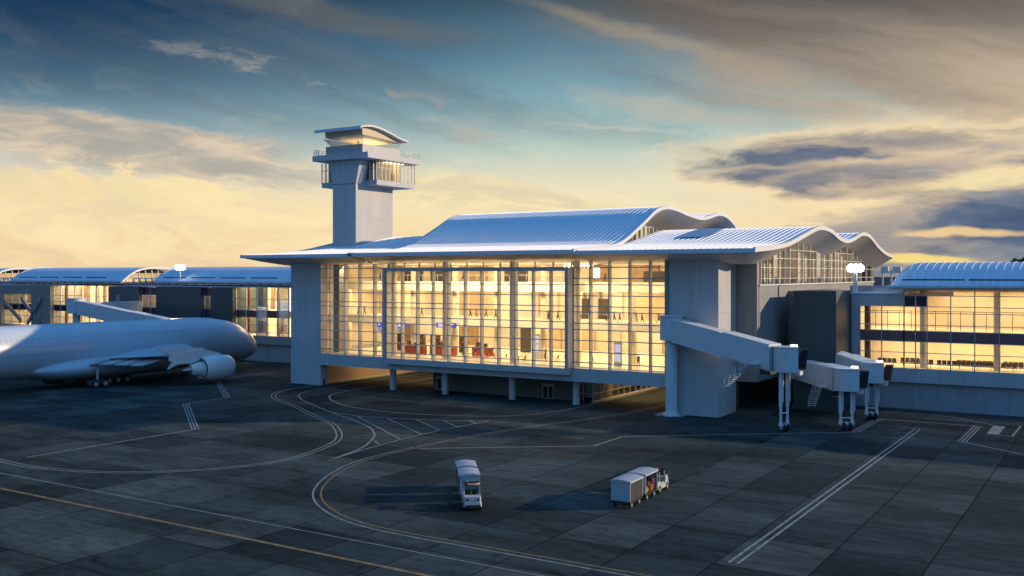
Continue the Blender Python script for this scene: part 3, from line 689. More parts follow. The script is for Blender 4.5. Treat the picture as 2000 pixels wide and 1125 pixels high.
st = [(17.45,3.95,.05,.05),(17.3,3.95,.55,.6),(16.8,4.0,1.15,1.25),(15.8,4.25,2.05,2.1),(14.3,4.6,2.95,2.75),(12.4,5.0,3.5,3.2),(10,5.45,3.8,3.45),(6.5,5.8,4.05,3.57),(3,5.95,4.13,3.57),(-10,6.0,4.13,3.57),(-25,6.0,4.13,3.57),(-36,6.05,4.1,3.57),(-43,6.6,3.6,3.3),(-50,7.4,2.8,2.6),(-56,8.2,1.7,1.6),(-60,8.6,.6,.6),(-60.6,8.6,.1,.1)]
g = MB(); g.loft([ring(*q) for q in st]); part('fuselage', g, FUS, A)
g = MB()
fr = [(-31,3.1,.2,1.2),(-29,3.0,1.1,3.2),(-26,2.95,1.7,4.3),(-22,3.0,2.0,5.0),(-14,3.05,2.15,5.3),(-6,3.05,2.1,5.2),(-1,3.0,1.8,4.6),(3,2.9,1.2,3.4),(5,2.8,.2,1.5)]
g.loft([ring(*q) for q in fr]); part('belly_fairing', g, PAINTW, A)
def airfoil(s, vle, vte, z, th, tw=0, n=12):
    c = vle-vte; top = []; bot = []
    for i in range(n+1):
        t = i/n; y = vle-c*t
        h = th*c*(2.97*math.sqrt(t)-1.26*t-3.52*t*t+2.84*t**3-1.02*t**4)/2*2
        top.append((s, y, z+h*.6+tw*(1-t))); bot.append((s, y, z-h*.5+tw*(1-t)))
    return top+bot[::-1][1:-1]
g = MB(); g.loft([airfoil(-24, 0.5, -19.5, 4.1, .11, .6), airfoil(-19, -3.5, -18.6, 4.6, .11, .4), airfoil(-11.6, -8.6, -17.0, 5.1, .10, .2)], smooth=True)
wg = part('wing_stub', g, PAINTW, A)
g = MB(); g.add([(-11.5,-8.2,5.9),(-11.5,-17.2,6.3),(-11.5,-13.8,4.6),(-11.5,-15.2,2.9),(-11.5,-11.6,4.1),(-11.5,-8.3,4.9),
                 (-11.9,-8.2,5.9),(-11.9,-17.2,6.3),(-11.9,-13.8,4.6),(-11.9,-15.2,2.9),(-11.9,-11.6,4.1),(-11.9,-8.3,4.9)],
   [(0,1,2),(0,2,5),(2,4,5),(2,3,4),(6,8,7),(6,11,8),(8,11,10),(8,10,9),(0,6,7,1),(1,7,8,2),(2,8,9,3),(3,9,10,4),(4,10,11,5),(5,11,6,0)])
part('wing_end_rib', g, PAINTE, A, wg)
g = MB()
for k, (s, vv) in enumerate(((-22.5, -20.5), (-19.8, -19.4), (-17, -18.6), (-14.2, -17.8))):
    g.loft([[(s-1.3, vv+1.6, 4.4), (s+1.3, vv+1.9, 4.5), (s+1.3, vv+1.9, 4.2), (s-1.3, vv+1.6, 4.1)], [(s-1.3, vv-1.5, 3.7), (s+1.3, vv-1.2, 3.8), (s+1.3, vv-1.2, 3.65), (s-1.3, vv-1.5, 3.55)]], smooth=False)
part('flap', g, mat('flap_paint', (0.5, 0.52, 0.55), .4, var=.1), A, wg)
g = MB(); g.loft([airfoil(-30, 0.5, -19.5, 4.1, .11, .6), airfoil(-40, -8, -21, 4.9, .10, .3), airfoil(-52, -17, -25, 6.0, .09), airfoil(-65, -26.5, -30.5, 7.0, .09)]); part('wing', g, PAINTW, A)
# fin + tailplane
def vfoil(z, vle, vte, th):
    f = airfoil(0, vle, vte, 0, th); return [(AX+q[2], q[1], z) for q in f]
g = MB(); g.loft([vfoil(9, -40, -58, .08), vfoil(23, -55, -62, .08)]); part('tail_fin', g, PAINTW, A)
for sg in (-1, 1):
    g = MB(); g.loft([airfoil(AX+sg*1.5, -48, -57, 8.4, .08), airfoil(AX+sg*14, -57, -61, 9.6, .08)]); part('tailplane', g, PAINTW, A)
def engine(cx, v0, z):
    g = MB()
    pr = [(0,1.55),(-.12,1.72),(-.5,1.9),(-1.5,2.08),(-3,2.12),(-4.6,2.02),(-5.9,1.82),(-6.1,1.72)]
    g.loft([ring(v0+a, z, r, r, 36, cx) for a, r in pr], cap=False)
    g.loft([ring(v0+a, z, r, r, 36, cx) for a, r in ((-6.1,1.72),(-6.0,1.5),(-5.2,1.45),(-5.2,.1))], cap=False)
    g.loft([ring(v0+a, z, r, r, 36, cx) for a, r in ((0,1.55),(-.2,1.42),(-1.4,1.4))], cap=False)
    e = part('engine_nacelle', g, PAINTE, A)
    g = MB(); g.loft([ring(v0-a, z, r, r, 28, cx) for a, r in ((1.35,1.4),(1.4,.35),(.8,.02))], cap=False); part('engine_fan', g, DARK, A, e)
    g = MB(); g.loft([ring(v0-a, z, r, r, 28, cx) for a, r in ((5.0,1.25),(6.6,1.15),(8.0,.85),(8.3,.78))], cap=False); part('core_cowl', g, PAINTE, A, e)
    g = MB(); g.loft([ring(v0-a, z, r, r, 24, cx) for a, r in ((8.0,.72),(8.6,.5),(9.8,.06))]); part('exhaust_cone', g, BARE, A, e)
    g = MB(); g.loft([ring(v0-6.02, z, 1.78, 1.78, 36, cx), ring(v0-6.16, z, 1.74, 1.74, 36, cx), ring(v0-6.1, z, 1.6, 1.6, 36, cx)], cap=False); part('nozzle_rim', g, BLACK, A, e)
    return e
engine(-11.2, -3.1, 2.5)
g = MB()
rows = []
for v, zt, zb, w in ((-4.6,4.75,4.4,.05),(-6,5.15,4.4,.3),(-8.2,5.6,4.2,.42),(-11,5.5,3.5,.42),(-13.5,5.2,3.6,.3),(-15,5.0,4.2,.08)):
    rows.append([(-11.7-w,v,zb),(-11.7+w,v,zb),(-11.7+w,v,zt),(-11.7-w,v,zt)])
g.loft(rows, smooth=False); part('pylon', g, PAINTE, A)
engine(-42.5, -4.0, 2.6)
# landing gear
for (s, vs, zt) in ((-21.2, (-21.9, -20.2), 3), (-32.8, (-21.9, -20.2), 3), (-23.9, (-17.6, -15.9, -14.2), 2.5), (-30.1, (-17.6, -15.9, -14.2), 2.5), (-27, (10.8,), 3.5)):
    g = MB(); g.tube((s, sum(vs)/len(vs), .7), (s, sum(vs)/len(vs), zt), .22)
    g.bar((s, vs[0], .7), (s, vs[-1]+.01, .7), .3); gr = part('landing_gear', g, HUB, A)
    for v in vs:
        for d in (-.65, .65):
            g = MB(); g.tube((s+d-.24, v, .68), (s+d+.24, v, .68), .68, n=20); w = part('wheel', g, TYRE, A, gr)
            g2 = MB(); g2.tube((s+d+.2, v, .68), (s+d+.27, v, .68), .36, n=14)
            o2 = fixn(g2.build('hub', HUB, gr, off=tuple(A.location)))
# cockpit glazing
g = MB()
for t0, t1 in ((16, 30), (32, 48), (50, 66)):
    pts = []
    for t, (v, zc, rz, rx) in ((t0, (15.2,4.4,2.45,2.4)), (t1, (15.2,4.4,2.45,2.4)), (t1, (14.0,4.67,3.05,2.83)), (t0, (14.0,4.67,3.05,2.83))):
        a = R(t); pts.append((AX+(rx+.06)*math.cos(a), v, zc+(rz+.06)*math.sin(a)))
    g.add(pts, [(0,1,2,3)])
part('cockpit_window', g, mat('cockpit_glass', (0.10, 0.13, 0.17), .1, var=.1), A)

# ------------------------------------------------------------------ jet bridges
def jet_bridge(rot, ztop_r, end, ztop_e, heading, label, hood=HOOD, colr=.75, col=True, h=2.5, gear=True, rr=1.45, legs_at=0.0):
    J = thing('jet_bridge', label, 'jet bridge', (rot[0], rot[1], 0), group='jet bridges at the gates')
    zb = ztop_r-h
    g = MB(); g.tube((rot[0], rot[1], zb-.25), (rot[0], rot[1], ztop_r+.25), rr, n=28); g.tube((rot[0], rot[1], ztop_r+.25), (rot[0], rot[1], ztop_r+.4), rr+.15, n=28)
    r_ = part('rotunda', g, BRIDGE, J)
    if col:
        g = MB(); g.tube((rot[0], rot[1], 0.25), (rot[0], rot[1], zb-.25), colr, n=22); g.tube((rot[0], rot[1], 0), (rot[0], rot[1], .3), colr+.35, colr+.3, n=22)
        part('column', g, BRIDGEL, J)
    d = Vector((end[0]-rot[0], end[1]-rot[1], 0)); L_ = d.length; d.normalize(); n = Vector((-d.y, d.x, 0))
    P = lambda t, z: Vector((rot[0], rot[1], z))+d*t
    zt = lambda t: ztop_r+(ztop_e-ztop_r)*t/L_
    a, m1, b_ = rr*.6, L_*.52, L_-1.4
    g = MB(); g.obox(P(a, zt(a)-h), P(m1, zt(m1)-h), 2.2, h)
    g2 = MB(); g2.obox(P(m1-.2, zt(m1)-h-.12), P(b_, zt(b_)-h-.12), 2.5, h+.22)
        # corrugation ribs and roof strip
    g3 = g2; t = m1
    while t < b_-.3:
        for sd in (-1, 1):
            c = P(t, zt(t)-h-.1)+n*sd*1.26
            g3.obox(c, c+d*.14+Vector((0,0,(zt(.14)-zt(0)))), .03, h+.1)
        t += .62
    part('tunnel', g2, BRIDGE, J)
    g3 = g; t = a+.4
    while t < m1-.3:
        for sd in (-1, 1):
            c = P(t, zt(t)-h+.1)+n*sd*1.11
            g3.obox(c, c+d*.1+Vector((0,0,(zt(.1)-zt(0)))), .02, h-.2)
        t += 1.5
    part('tunnel', g, BRIDGE, J)
    g3 = MB(); g3.obox(P(a, zt(a)+.02), P(m1-.4, zt(m1-.4)+.02), 2.0, .1); g3.obox(P(m1, zt(m1)+.11), P(b_, zt(b_)+.11), 2.3, .12)
    part('tunnel_roof', g3, RIM, J)
    g3 = MB()
    for z_ in (-.22-h,):
        for sd in (-1, 1): g3.obox(P(a, zt(a)-h-.28)+n*sd*.95, P(b_, zt(b_)-h-.35)+n*sd*.95, .22, .3)
    part('underframe', g3, BRIDGEL, J)
    # cab
    c = Vector((end[0], end[1], 0)); hd = Vector((math.cos(heading), math.sin(heading), 0)); hn = Vector((-hd.y, hd.x, 0))
    g = MB(); zc0 = ztop_e-h-.1
    poly = [tuple((c+hd*math.cos(t)*1.35+hn*math.sin(t)*1.35).to_tuple()[:2]) for t in [R(90+180*i/10) for i in range(11)]]
    poly += [tuple((c+hd*1.3-hn*1.25).to_tuple()[:2]), tuple((c+hd*1.3+hn*1.25).to_tuple()[:2])]
    g.prism(poly, zc0, ztop_e+.15); g.prism([((Vector((x,y,0))-c)*1.05+c).to_tuple()[:2] for x,y in poly], ztop_e+.15, ztop_e+.28)
    cb = part('cab', g, BRIDGE, J)
    g = MB(); fr_ = c+hd*1.35
    g.add([*( (fr_+hn*q+Vector((0,0,z))).to_tuple() for q, z in ((-.8,zc0+1.2),(.8,zc0+1.2),(.8,zc0+2.1),(-.8,zc0+2.1)))], [(0,1,2,3)])
    part('cab_window', g, MATS['cockpit_glass'] if 'cockpit_glass' in MATS else DARK, J, cb)
    g = MB(); rows = []
    for q, ex in ((1.32,0),(1.55,.08),(1.58,0),(1.8,.1),(1.83,.02),(2.1,.08)):
        o = c+hd*q
        rows.append([(o+hn*(-1.05-ex)).to_tuple()[:2]+(zc0+.45-ex,), (o+hn*(1.05+ex)).to_tuple()[:2]+(zc0+.45-ex,), (o+hn*(1.05+ex)+hd*.3).to_tuple()[:2]+(ztop_e-.1+ex,), (o+hn*(-1.05-ex)+hd*.3).to_tuple()[:2]+(ztop_e+ex,)])
    g.loft(rows, smooth=False); part('canopy_hood', g, hood, J)
    g = MB(); lp = c+hd*.9; g.box(lp.x-.35, lp.x+.35, lp.y-.3, lp.y+.3, ztop_e+.3, ztop_e+.5); part('cab_lamp', g, mat('cab_lamp', (1,1,.95), .3, emit=(1,.95,.82), estr=1.3), J)
    g = MB(); e0 = c+hd*1.4; g.box(e0.x-.2, e0.x+.35, e0.y-.6, e0.y+.6, zc0-.35, zc0+.1); part('cab_bumper', g, BRIDGEL, J)
    if gear:
        k = P(L_-.2+legs_at, 0); gz = zc0
        g = MB()
        for sd in (-1, 1):
            q = k+n*sd*.66
            g.box(q.x-.17, q.x+.17, q.y-.17, q.y+.17, gz*.42, gz+.1); g.box(q.x-.12, q.x+.12, q.y-.12, q.y+.12, .9, gz*.42)
            g.tube((q.x+.26, q.y, gz*.5), (q.x+.26, q.y, gz), .08, n=8)
            g.tube((q.x, q.y, .7), (q.x, q.y, 1.3), .26, .16, n=10)
        g.obox(k-n*.75+Vector((0,0,.62)), k+n*.75+Vector((0,0,.62)), .5, .3)
        g.obox(k-n*.66+Vector((0,0,gz*.3)), k+n*.66+Vector((0,0,gz*.3)), .12, .12)
        gr = part('lift_leg_frame', g, BRIDGEL, J)
        for sd in (-.36, .36):
            w0 = k+n*sd+Vector((0,0,.48))
            g = MB(); g.tube(w0-n*.2, w0+n*.2, .48, n=18); w = part('wheel', g, TYRE, J)
            g = MB(); g.tube(w0-n*.24, w0+n*.24, .22, n=12); part('wheel_hub', g, HUB, J, w)
        # service stair hanging beside the tunnel
        g = MB(); s0 = P(L_*.78, zt(L_*.78)-h)+n*(-1.85); s1 = P(L_*.78-3.2, 0)+n*(-1.85)
        zb_ = max(0, zt(L_*.8)-h-2.9)
        s1.z = zb_
        for sd in (-.4, .4):
            g.bar(s0+n*sd, s1+n*sd, .1); g.bar(s0+n*sd+Vector((0,0,.95)), s1+n*sd+Vector((0,0,.95)), .06)
            for q in range(5): pz = s0.lerp(s1, q/4)+n*sd; g.bar(pz, pz+Vector((0,0,.95)), .05)
        for q in range(11):
            pz = s0.lerp(s1, q/10.5); g.obox(pz-n*.4, pz+n*.4, .26, .05)
        g.obox(s0+n*.6, s0+d*1.2+n*.6, 1.7, .1)
        part('service_stair', g, BRIDGEL, J)
        g = MB(); q = P(L_*.86, zt(L_*.86)-h-.95); g.obox(q-n*.9, q+n*.9, 1.0, .7); part('drive_box', g, BLACK, J)
    return J
hA = math.atan2(-5.4, 16.3)
jet_bridge((67.9, -1.3), 12.35, (84.0, -6.3), 9.45, R(20), 'near jet bridge sloping down from a round column beside the glass hall', legs_at=0)
jet_bridge((79.6, 14.9), 6.4, (89.6, -1.5), 6.9, R(18), 'middle jet bridge with black canopy hood on tall wheeled legs', colr=.6, legs_at=.2, h=2.2)
jet_bridge((81.9, 18.6), 7.9, (90.3, 8.4), 6.85, R(14), 'farthest right jet bridge with rust red canopy hood', hood=HOODR, colr=.5, legs_at=.1, h=2.1)
JL = jet_bridge((-69.9, 8), 12.5, (-36, 9.5), 8.2, 0, 'jet bridge reaching down behind the airliner nose', gear=True, rr=1.9)
g = MB(); g.obox((-69.9,8,9.7), (-71.5,24.5,9.7), 2.4, 2.2); part('link_corridor', g, BRIDGE, JL)
jet_bridge((-108, 10), 11.2, (-132, -2), 8.0, R(200), 'leftmost jet bridge partly hidden behind the airliner tail end', gear=True)

# ------------------------------------------------------------------ floodlight masts
def ring_d(c, d, r_, n=24):
    a = Vector(d).orthogonal().normalized(); b_ = Vector(d).cross(a)
    return [c+(a*math.cos(t)+b_*math.sin(t))*r_ for t in [2*math.pi*i/n for i in range(n)]]
def mast(x, y, z0, z1, label):
    F = thing('floodlight_mast', label, 'floodlight', (x, y, z0), group='floodlight masts on the roofs')
    g = MB(); g.tube((x,y,z0), (x,y,z1-.3), .3 if x > 0 else .16, .22 if x > 0 else .12, n=12); g.box(x-.5, x+.5, y-.5, y+.5, z0, z0+.15); part('pole', g, BRIDGEL, F)
    cx, cy = math.cos(YAW), math.sin(YAW)
    g = MB(); g.obox((x-cx*1.3,y-cy*1.3,z1-.2), (x+cx*1.3,y+cy*1.3,z1-.2), .15, .15); part('crossarm', g, BRIDGEL, F)
    hx, hy = cy, -cx
    for k_, zz_ in ((-.62, .3), (.62, .3), (0, .3)):
        px, py, pz = x+cx*k_, y+cy*k_, z1+zz_
        g = MB(); g.tube((px-hx*.2, py-hy*.2, pz), (px+hx*.12, py+hy*.12, pz), .3, .58, n=24); lh = part('lamp_head', g, HUB, F)
        g = MB(); q = Vector((px+hx*.12, py+hy*.12, pz)); hv = Vector((hx, hy, 0))
        g.loft([ring_d(q+hv*o_, hv, r_) for o_, r_ in ((0, .56), (.1, .52), (.2, .38), (.25, .1))]); part('lens', g, FLOOD, F, lh)
    l = bpy.data.lights.new('flood_light', 'SPOT'); l.energy = 2200; l.spot_size = R(84); l.spot_blend = .6; l.color = (1, .9, .75); l.shadow_soft_size = .8
    o = bpy.data.objects.new('flood_light', l); COL.objects.link(o); o.parent = F; o.location = (cy*.9, -cx*.9, z1-z0+.4)
    o.rotation_euler = Vector((cy, -cx, -.9)).to_track_quat('-Z', 'Y').to_euler()
    return F
mast(-58.0, 24.9, 15.3, 19.1, 'slim lit floodlight mast on the left concourse roof')
mast(85.2, 21.0+.9, 15.4, 18.5, 'thick lit floodlight mast on the right concourse roof')

# ------------------------------------------------------------------ baggage carts and tugs
def wheel(mb, hb, x, y, r, w):
    mb.tube((x-w/2,y,r), (x+w/2,y,r), r, n=16); hb.tube((x-w/2-.02,y,r), (x+w/2+.02,y,r), r*.5, n=10)
def make_cart(curtain):
    root = thing('baggage_cart', '', 'baggage cart')
    LEN, WID = 2.5, 1.6
    x0, x1, y0, y1 = -WID/2, WID/2, -LEN/2, LEN/2
    g = MB(); g.box(x0, x1, y0, y1, .42, .56); g.bar((0,y1,.45), (0,y1+.75,.4), .09); g.tube((-.06,y1+.75,.4),(.06,y1+.75,.4),.07,n=8)
    part('chassis', g, BLACK, root)
    g = MB(); g.box(x0, x1, y0, y0+.07, .56, 2.05); part('end_panel', g, CARTW, root)
    g = MB(); g.box(x0, x1, y1-.07, y1, .56, 2.05); part('end_panel', g, CARTW, root)
    g = MB(); rows = []
    for y in (y0-.06, y1+.06):
        rows.append([(x0-.08,y,2.0)]+[( (x0-.04)+(WID+.08)*i/8, y, 2.1+.12*math.sin(math.pi*i/8)) for i in range(9)]+[(x1+.08,y,2.0)])
    g.loft(rows, smooth=False); part('canopy', g, CARTW, root)
    g = MB()
    for y in (y0+.12, 0, y1-.12):
        for x in (x0+.04, x1-.04): g.bar((x,y,.56), (x,y,2.05), .045)
    part('post', g, BLACK, root)
    if curtain:
        g = MB(); g.box(x1-.06, x1-.03, y0+.07, y1-.07, .58, 2.0); part('side_curtain', g, mat('curtain_dark', (0.03, .035, .045), .8), root)
    g = MB(); g.box(x0+.02, x0+.05, y0+.07, y1-.07, .58, 2.0); g.box(-.02, .02, y0+.07, y1-.07, .56, 1.95); part('side_curtain', g, mat('curtain_dark', (0.03, .035, .045), .8), root)
    for x in (x0+.15, x1-.15):
        for y in (y0+.5, y1-.5):
            g = MB(); h = MB(); wheel(g, h, x, y, .24, .14); w = part('wheel', g, TYRE, root); part('wheel_hub', h, HUB, root, w)
    return root
def make_tug():
    root = thing('baggage_tug', '', 'baggage tug')
    g = MB() # front = +y
    g.prism([(-.68,-1.25),(.68,-1.25),(.68,1.15),(.58,1.32),(-.58,1.32),(-.68,1.15)], .3, .62)
    g.prism([(-.64,.35),(.64,.35),(.64,1.12),(.54,1.28),(-.54,1.28),(-.64,1.12)], .62, 1.05)
    g.box(-.66, .66, -1.25, -.55, .62, .9)
    g.box(-.68, -.58, -.55, .35, .62, .8); g.box(.58, .68, -.55, .35, .62, .8)
    b_ = part('body', g, TUGW, root)
    for x in (-.6, .6):
        g = MB(); g.bar((x, .4, 1.0), (x, .28, 1.75), .05); part('roof_post', g, TUGW, root)
        g = MB(); g.bar((x, -.8, .9), (x, -.7, 1.75), .05); part('roof_post', g, TUGW, root)
    g = MB(); g.prism([(-.68,-.85),(.68,-.85),(.68,.42),(-.68,.42)], 1.75, 1.82); part('canopy', g, glass('tug_canopy_glass', (.30,.36,.36), .25), root)
    g = MB(); g.add([(-.58,.4,1.02),(.58,.4,1.02),(.58,.29,1.72),(-.58,.29,1.72)], [(0,1,2,3)]); part('windscreen', g, MATS['tug_canopy_glass'], root)
    g = MB(); g.box(-.5, -.05, -.5, -.05, .62, .85); g.box(-.5, -.05, -.58, -.46, .85, 1.25); part('seat', g, GREEN, root)
    g = MB(); g.box(.05, .5, -.5, -.05, .62, .85); g.box(.05, .5, -.58, -.46, .85, 1.25); part('seat', g, GREEN, root)
    g = MB(); g.tube((-.28,.2,1.02), (-.28,.15,1.06), .17, n=14); g.bar((-.28,.3,.9), (-.28,.17,1.04), .04); part('steering_wheel', g, BLACK, root)
    for x in (-.42, .42):
        g = MB(); g.tube((x, 1.28, .86), (x, 1.31, .86), .09, n=12); part('headlight', g, BLACK, root)
    g = MB(); g.box(-.6, .6, 1.32, 1.4, .3, .46); g.box(-.62, .62, -1.36, -1.25, .32, .5); part('bumper', g, BLACK, root)
    g = MB(); g.tube((.3,-.5,1.82), (.3,-.5,1.95), .08, n=10); part('beacon', g, mat('beacon_blue', (.1,.3,.5), .3), root)
    g = MB(); g.box(.7, .76, .2, .62, .7, 1.3); part('side_mirror', g, TUGW, root)
    for x in (-.6, .6):
        for y in (-.85, .8):
            g = MB(); h = MB(); wheel(g, h, x, y, .31, .2); w = part('wheel', g, TYRE, root); part('wheel_hub', h, HUB, root, w)
    return root
c1 = make_cart(True); c2 = make_cart(False); c3 = copy_tree(c1); c4 = copy_tree(c1)
t1 = make_tug(); t2_ = copy_tree(t1)
def put(o, x, y, rz, label, grp):
    o.location = (x, y, 0); o.rotation_euler = (0, 0, rz); o['label'] = label; o['group'] = grp
CG = 'covered baggage carts on the apron'; TG = 'baggage tugs on the apron'
# right hand train heads +y (away)
hz = math.atan2(0.6, 9.0)
d = Vector((-math.sin(hz*0.6), math.cos(hz*0.6), 0)); p = Vector((84.15, -48.3, 0)); rz = hz*.6
put(c1, p.x, p.y, rz, 'rearmost covered baggage cart of the right train, white end and canopy', CG)
q = p+d*3.1; put(c2, q.x, q.y, rz, 'covered baggage cart loaded with bags directly behind the right tug', CG); bagcart = c2
q = p+d*6.05; put(t1, q.x, q.y, rz, 'small white baggage tug with green seats facing the terminal', TG)
# left hand train heads toward the camera
f = Vector((74.3, -55.3, 0)); dd = Vector((-7.2, 9.0, 0)).normalized()
rz2 = math.atan2(-(-dd.x), -dd.y)  # local +y -> -dd
rz2 = math.atan2(dd.x, -dd.y)
put(t2_, f.x, f.y, rz2, 'small white baggage tug facing the camera ahead of two carts', TG)
q = f+dd*3.2; put(c3, q.x, q.y, rz2, 'front covered baggage cart directly behind the left tug', CG)
q = f+dd*6.5; put(c4, q.x, q.y, rz2, 'last covered baggage cart at the far end of the left train', CG)
# suitcases resting in the loaded cart (things of their own)
for k, (bx_, by, bz, sx, sy, sz, m_, lb) in enumerate(((.45,-.6,.56,.42,.7,.42,YEL,'yellow suitcase low at the rear of the loaded cart'),(.45,.35,.56,.45,.75,.5,mat('bag_orange', (.32,.10,.03), .6),'orange suitcase low in the middle of the loaded cart'),(.48,-.2,1.06,.4,.6,.32,BROWN,'dark brown suitcase stacked on the yellow and orange ones'),(.5,.8,1.1,.3,.45,.4,PINK,'magenta bag high at the front of the loaded cart'))):
    g = MB(); g.box(-sx/2, sx/2, -sy/2, sy/2, 0, sz); o = g.build('suitcase', m_)
    bm = bmesh.new(); bm.from_mesh(o.data); bmesh.ops.bevel(bm, geom=bm.edges[:], offset=.05, segments=2, affect='EDGES'); bm.to_mesh(o.data); bm.free()
    o.rotation_euler = (0,0,rz); o.location = Vector(bagcart.location)+Matrix.Rotation(rz, 3, 'Z')@Vector((bx_, by, bz if k != 3 else 1.06+0.0))
    tag(o, lb, 'suitcase', 'bags in the loaded cart')

# bollards by the pier
for i, (x, y) in enumerate(((6.1, .2), (7.5, -.1))):
    g = MB(); g.tube((x,y,0), (x,y,1.05), .14, n=12); g.tube((x,y,1.05), (x,y,1.12), .17, .1, n=12); o = g.build('bollard', BLACK)
    tag(o, ('dark bollard hard against the left pier corner', 'dark bollard by the kerb, right of its twin')[i], 'bollard', 'bollards at the left pier')

# ------------------------------------------------------------------ hall contents
def text_obj(s, size, m_, root, loc, extr=.01):
    cu = bpy.data.curves.new('lettering', 'FONT'); cu.body = s; cu.size = size; cu.align_x = 'CENTER'; cu.align_y = 'CENTER'; cu.extrude = extr
    o = bpy.data.objects.new('lettering', cu); COL.objects.link(o)
    dg = bpy.context.evaluated_depsgraph_get(); me = bpy.data.meshes.new_from_object(o.evaluated_get(dg))
    bpy.data.objects.remove(o)
    o = bpy.data.objects.new('lettering', me); COL.objects.link(o); me.materials.clear(); me.materials.append(m_)
    o.parent = root; o.rotation_euler = (R(90), 0, 0); o.location = Vector(loc)-root.location
    return o
SG = thing('hanging_sign', 'long backlit blue sign reading CAFE above the left counters', 'sign', (16.2, 6.4, 9.7))
g = MB(); g.box(12.9, 19.4, 6.3, 6.5, 9.35, 10.15); part('sign_box', g, BLUEL, SG)
text_obj('CAF\u00c9', .75, LETTER, SG, (17.8, 6.27, 9.74)); text_obj('\u2190', .6, LETTER, SG, (13.6, 6.27, 9.75)); text_obj('B', .62, LETTER, SG, (15.0, 6.27, 9.74))
g = MB(); g.box(13.5, 13.55, 6.38, 6.42, 10.15, 10.6); g.box(18.8, 18.85, 6.38, 6.42, 10.15, 10.6)
g.box(13.5, 13.55, 6.42, 7.8, 10.55, 10.6); g.box(18.8, 18.85, 6.42, 7.8, 10.55, 10.6); part('bracket', g, BLACK, SG)
SG = thing('hanging_sign', 'short backlit blue direction sign beside the second front column', 'sign', (26.3, 6.4, 9.9))
g = MB(); g.box(25.1, 28.9, 6.3, 6.5, 9.6, 10.4); part('sign_box', g, BLUEL, SG)
g = MB(); g.box(25.5, 28.4, 6.26, 6.29, 10.08, 10.2); g.box(25.5, 27.6, 6.26, 6.29, 9.8, 9.92); part('sign_lines', g, LETTER, SG)
g = MB(); g.box(25.6, 25.65, 6.42, 7.8, 10.3, 10.35); g.box(28.3, 28.35, 6.42, 7.8, 10.3, 10.35); part('bracket', g, BLACK, SG)
# cafe counters
def counter(x0, x1, y0, label, tall=1.25, m_=REDW):
    C_ = thing('cafe_counter', label, 'counter', ((x0+x1)/2, y0, 5.3), group='timber cafe counters')
    g = MB(); g.box(x0, x1, y0, y0+1.0, 5.3, 5.3+tall); g.box(x0+.3, x1-.3, y0-.05, y0, 5.42, 5.3+tall-.15); part('front_panel', g, m_, C_)
    g = MB(); g.box(x0-.1, x1+.1, y0-.12, y0+1.1, 5.3+tall, 5.38+tall); part('worktop', g, mat('worktop_stone', (.35,.22,.14), .3), C_)
    g = MB()
    x = x0+.4
    while x < x1-.8: g.box(x, x+.55, y0+.5, y0+.9, 5.38+tall, 5.38+tall+random.choice((.4,.55,.7))); x += random.uniform(.9, 1.5)
    part('machine', g, BROWN, C_)
counter(11.2, 15.3, 10.5, 'curved dark bar counter under the menu screens')
counter(18.6, 22.6, 6.2, 'long red brown counter left of the second front column')
counter(23.6, 28.3, 6.6, 'wide red brown counter behind the second front column')
counter(30.2, 33.6, 8.8, 'short red counter right of the second front column')
g = None
BK = thing('back_shelf', 'tall dark shelving behind the bar counters', 'shelf', (20, 12, 5.3))
g = MB()
for x in (12, 16.4, 19.5, 22, 25): g.box(x, x+1.7, 12.2, 12.8, 5.3, 7.9)
part('shelf_unit', g, BROWN, BK)
g = MB()
for i in range(34):
    x = 11.9+i*.46; g.tube((x, 12.0, 6.4+(i%3)*.5), (x, 12.0, 6.7+(i%3)*.5), .07, n=6)
part('bottles', g, mat('bottle_amber', (.6,.3,.08), .2), BK)
for i in range(3):
    g = MB(); x = 11.0+i*1.75; g.box(x, x+1.45, 9.0, 9.12, 8.5, 9.25); o = part('menu_screen', g, MENU, thing('menu_board', ('leftmost','middle','rightmost')[i]+' of three lit menu screens over the bar', 'screen', (x+.7, 9, 8.5), group='menu screens over the bar'))
    g2 = MB()
    for r_ in range(3): g2.box(x+.15, x+1.3, 8.96, 8.99, 8.65+r_*.2, 8.72+r_*.2)
    part('menu_lines', g2, SCREEN, bpy.data.objects[o.parent.name])
    g2 = MB(); g2.bar((x+.7,9.06,9.25), (x+.7,9.06,9.9), .04); part('hanger', g2, BLACK, bpy.data.objects[o.parent.name])
# flight display totems
for i, (x, y, lb) in enumerate(((41.6, 8.4, 'white information totem with two lit screens right of the third front column'), (57.2, 4.0, 'information totem with two lit screens in the right hand hall'))):
    D = thing('display_totem', lb, 'display screen', (x, y, 5.3), group='flight information totems')
    g = MB(); g.box(x, x+1.1, y, y+.3, 5.3, 9.0 if i == 0 else 8.6); part('totem_body', g, mat('totem_white', (.5,.5,.52), .5), D)
    t_ = 8.8 if i == 0 else 8.4
    for k in range(2):
        g = MB(); g.box(x+.12, x+.98, y-.05, y-.01, t_-1.15-k*1.3, t_-k*1.3-.05); part('screen', g, SCREEN, D)
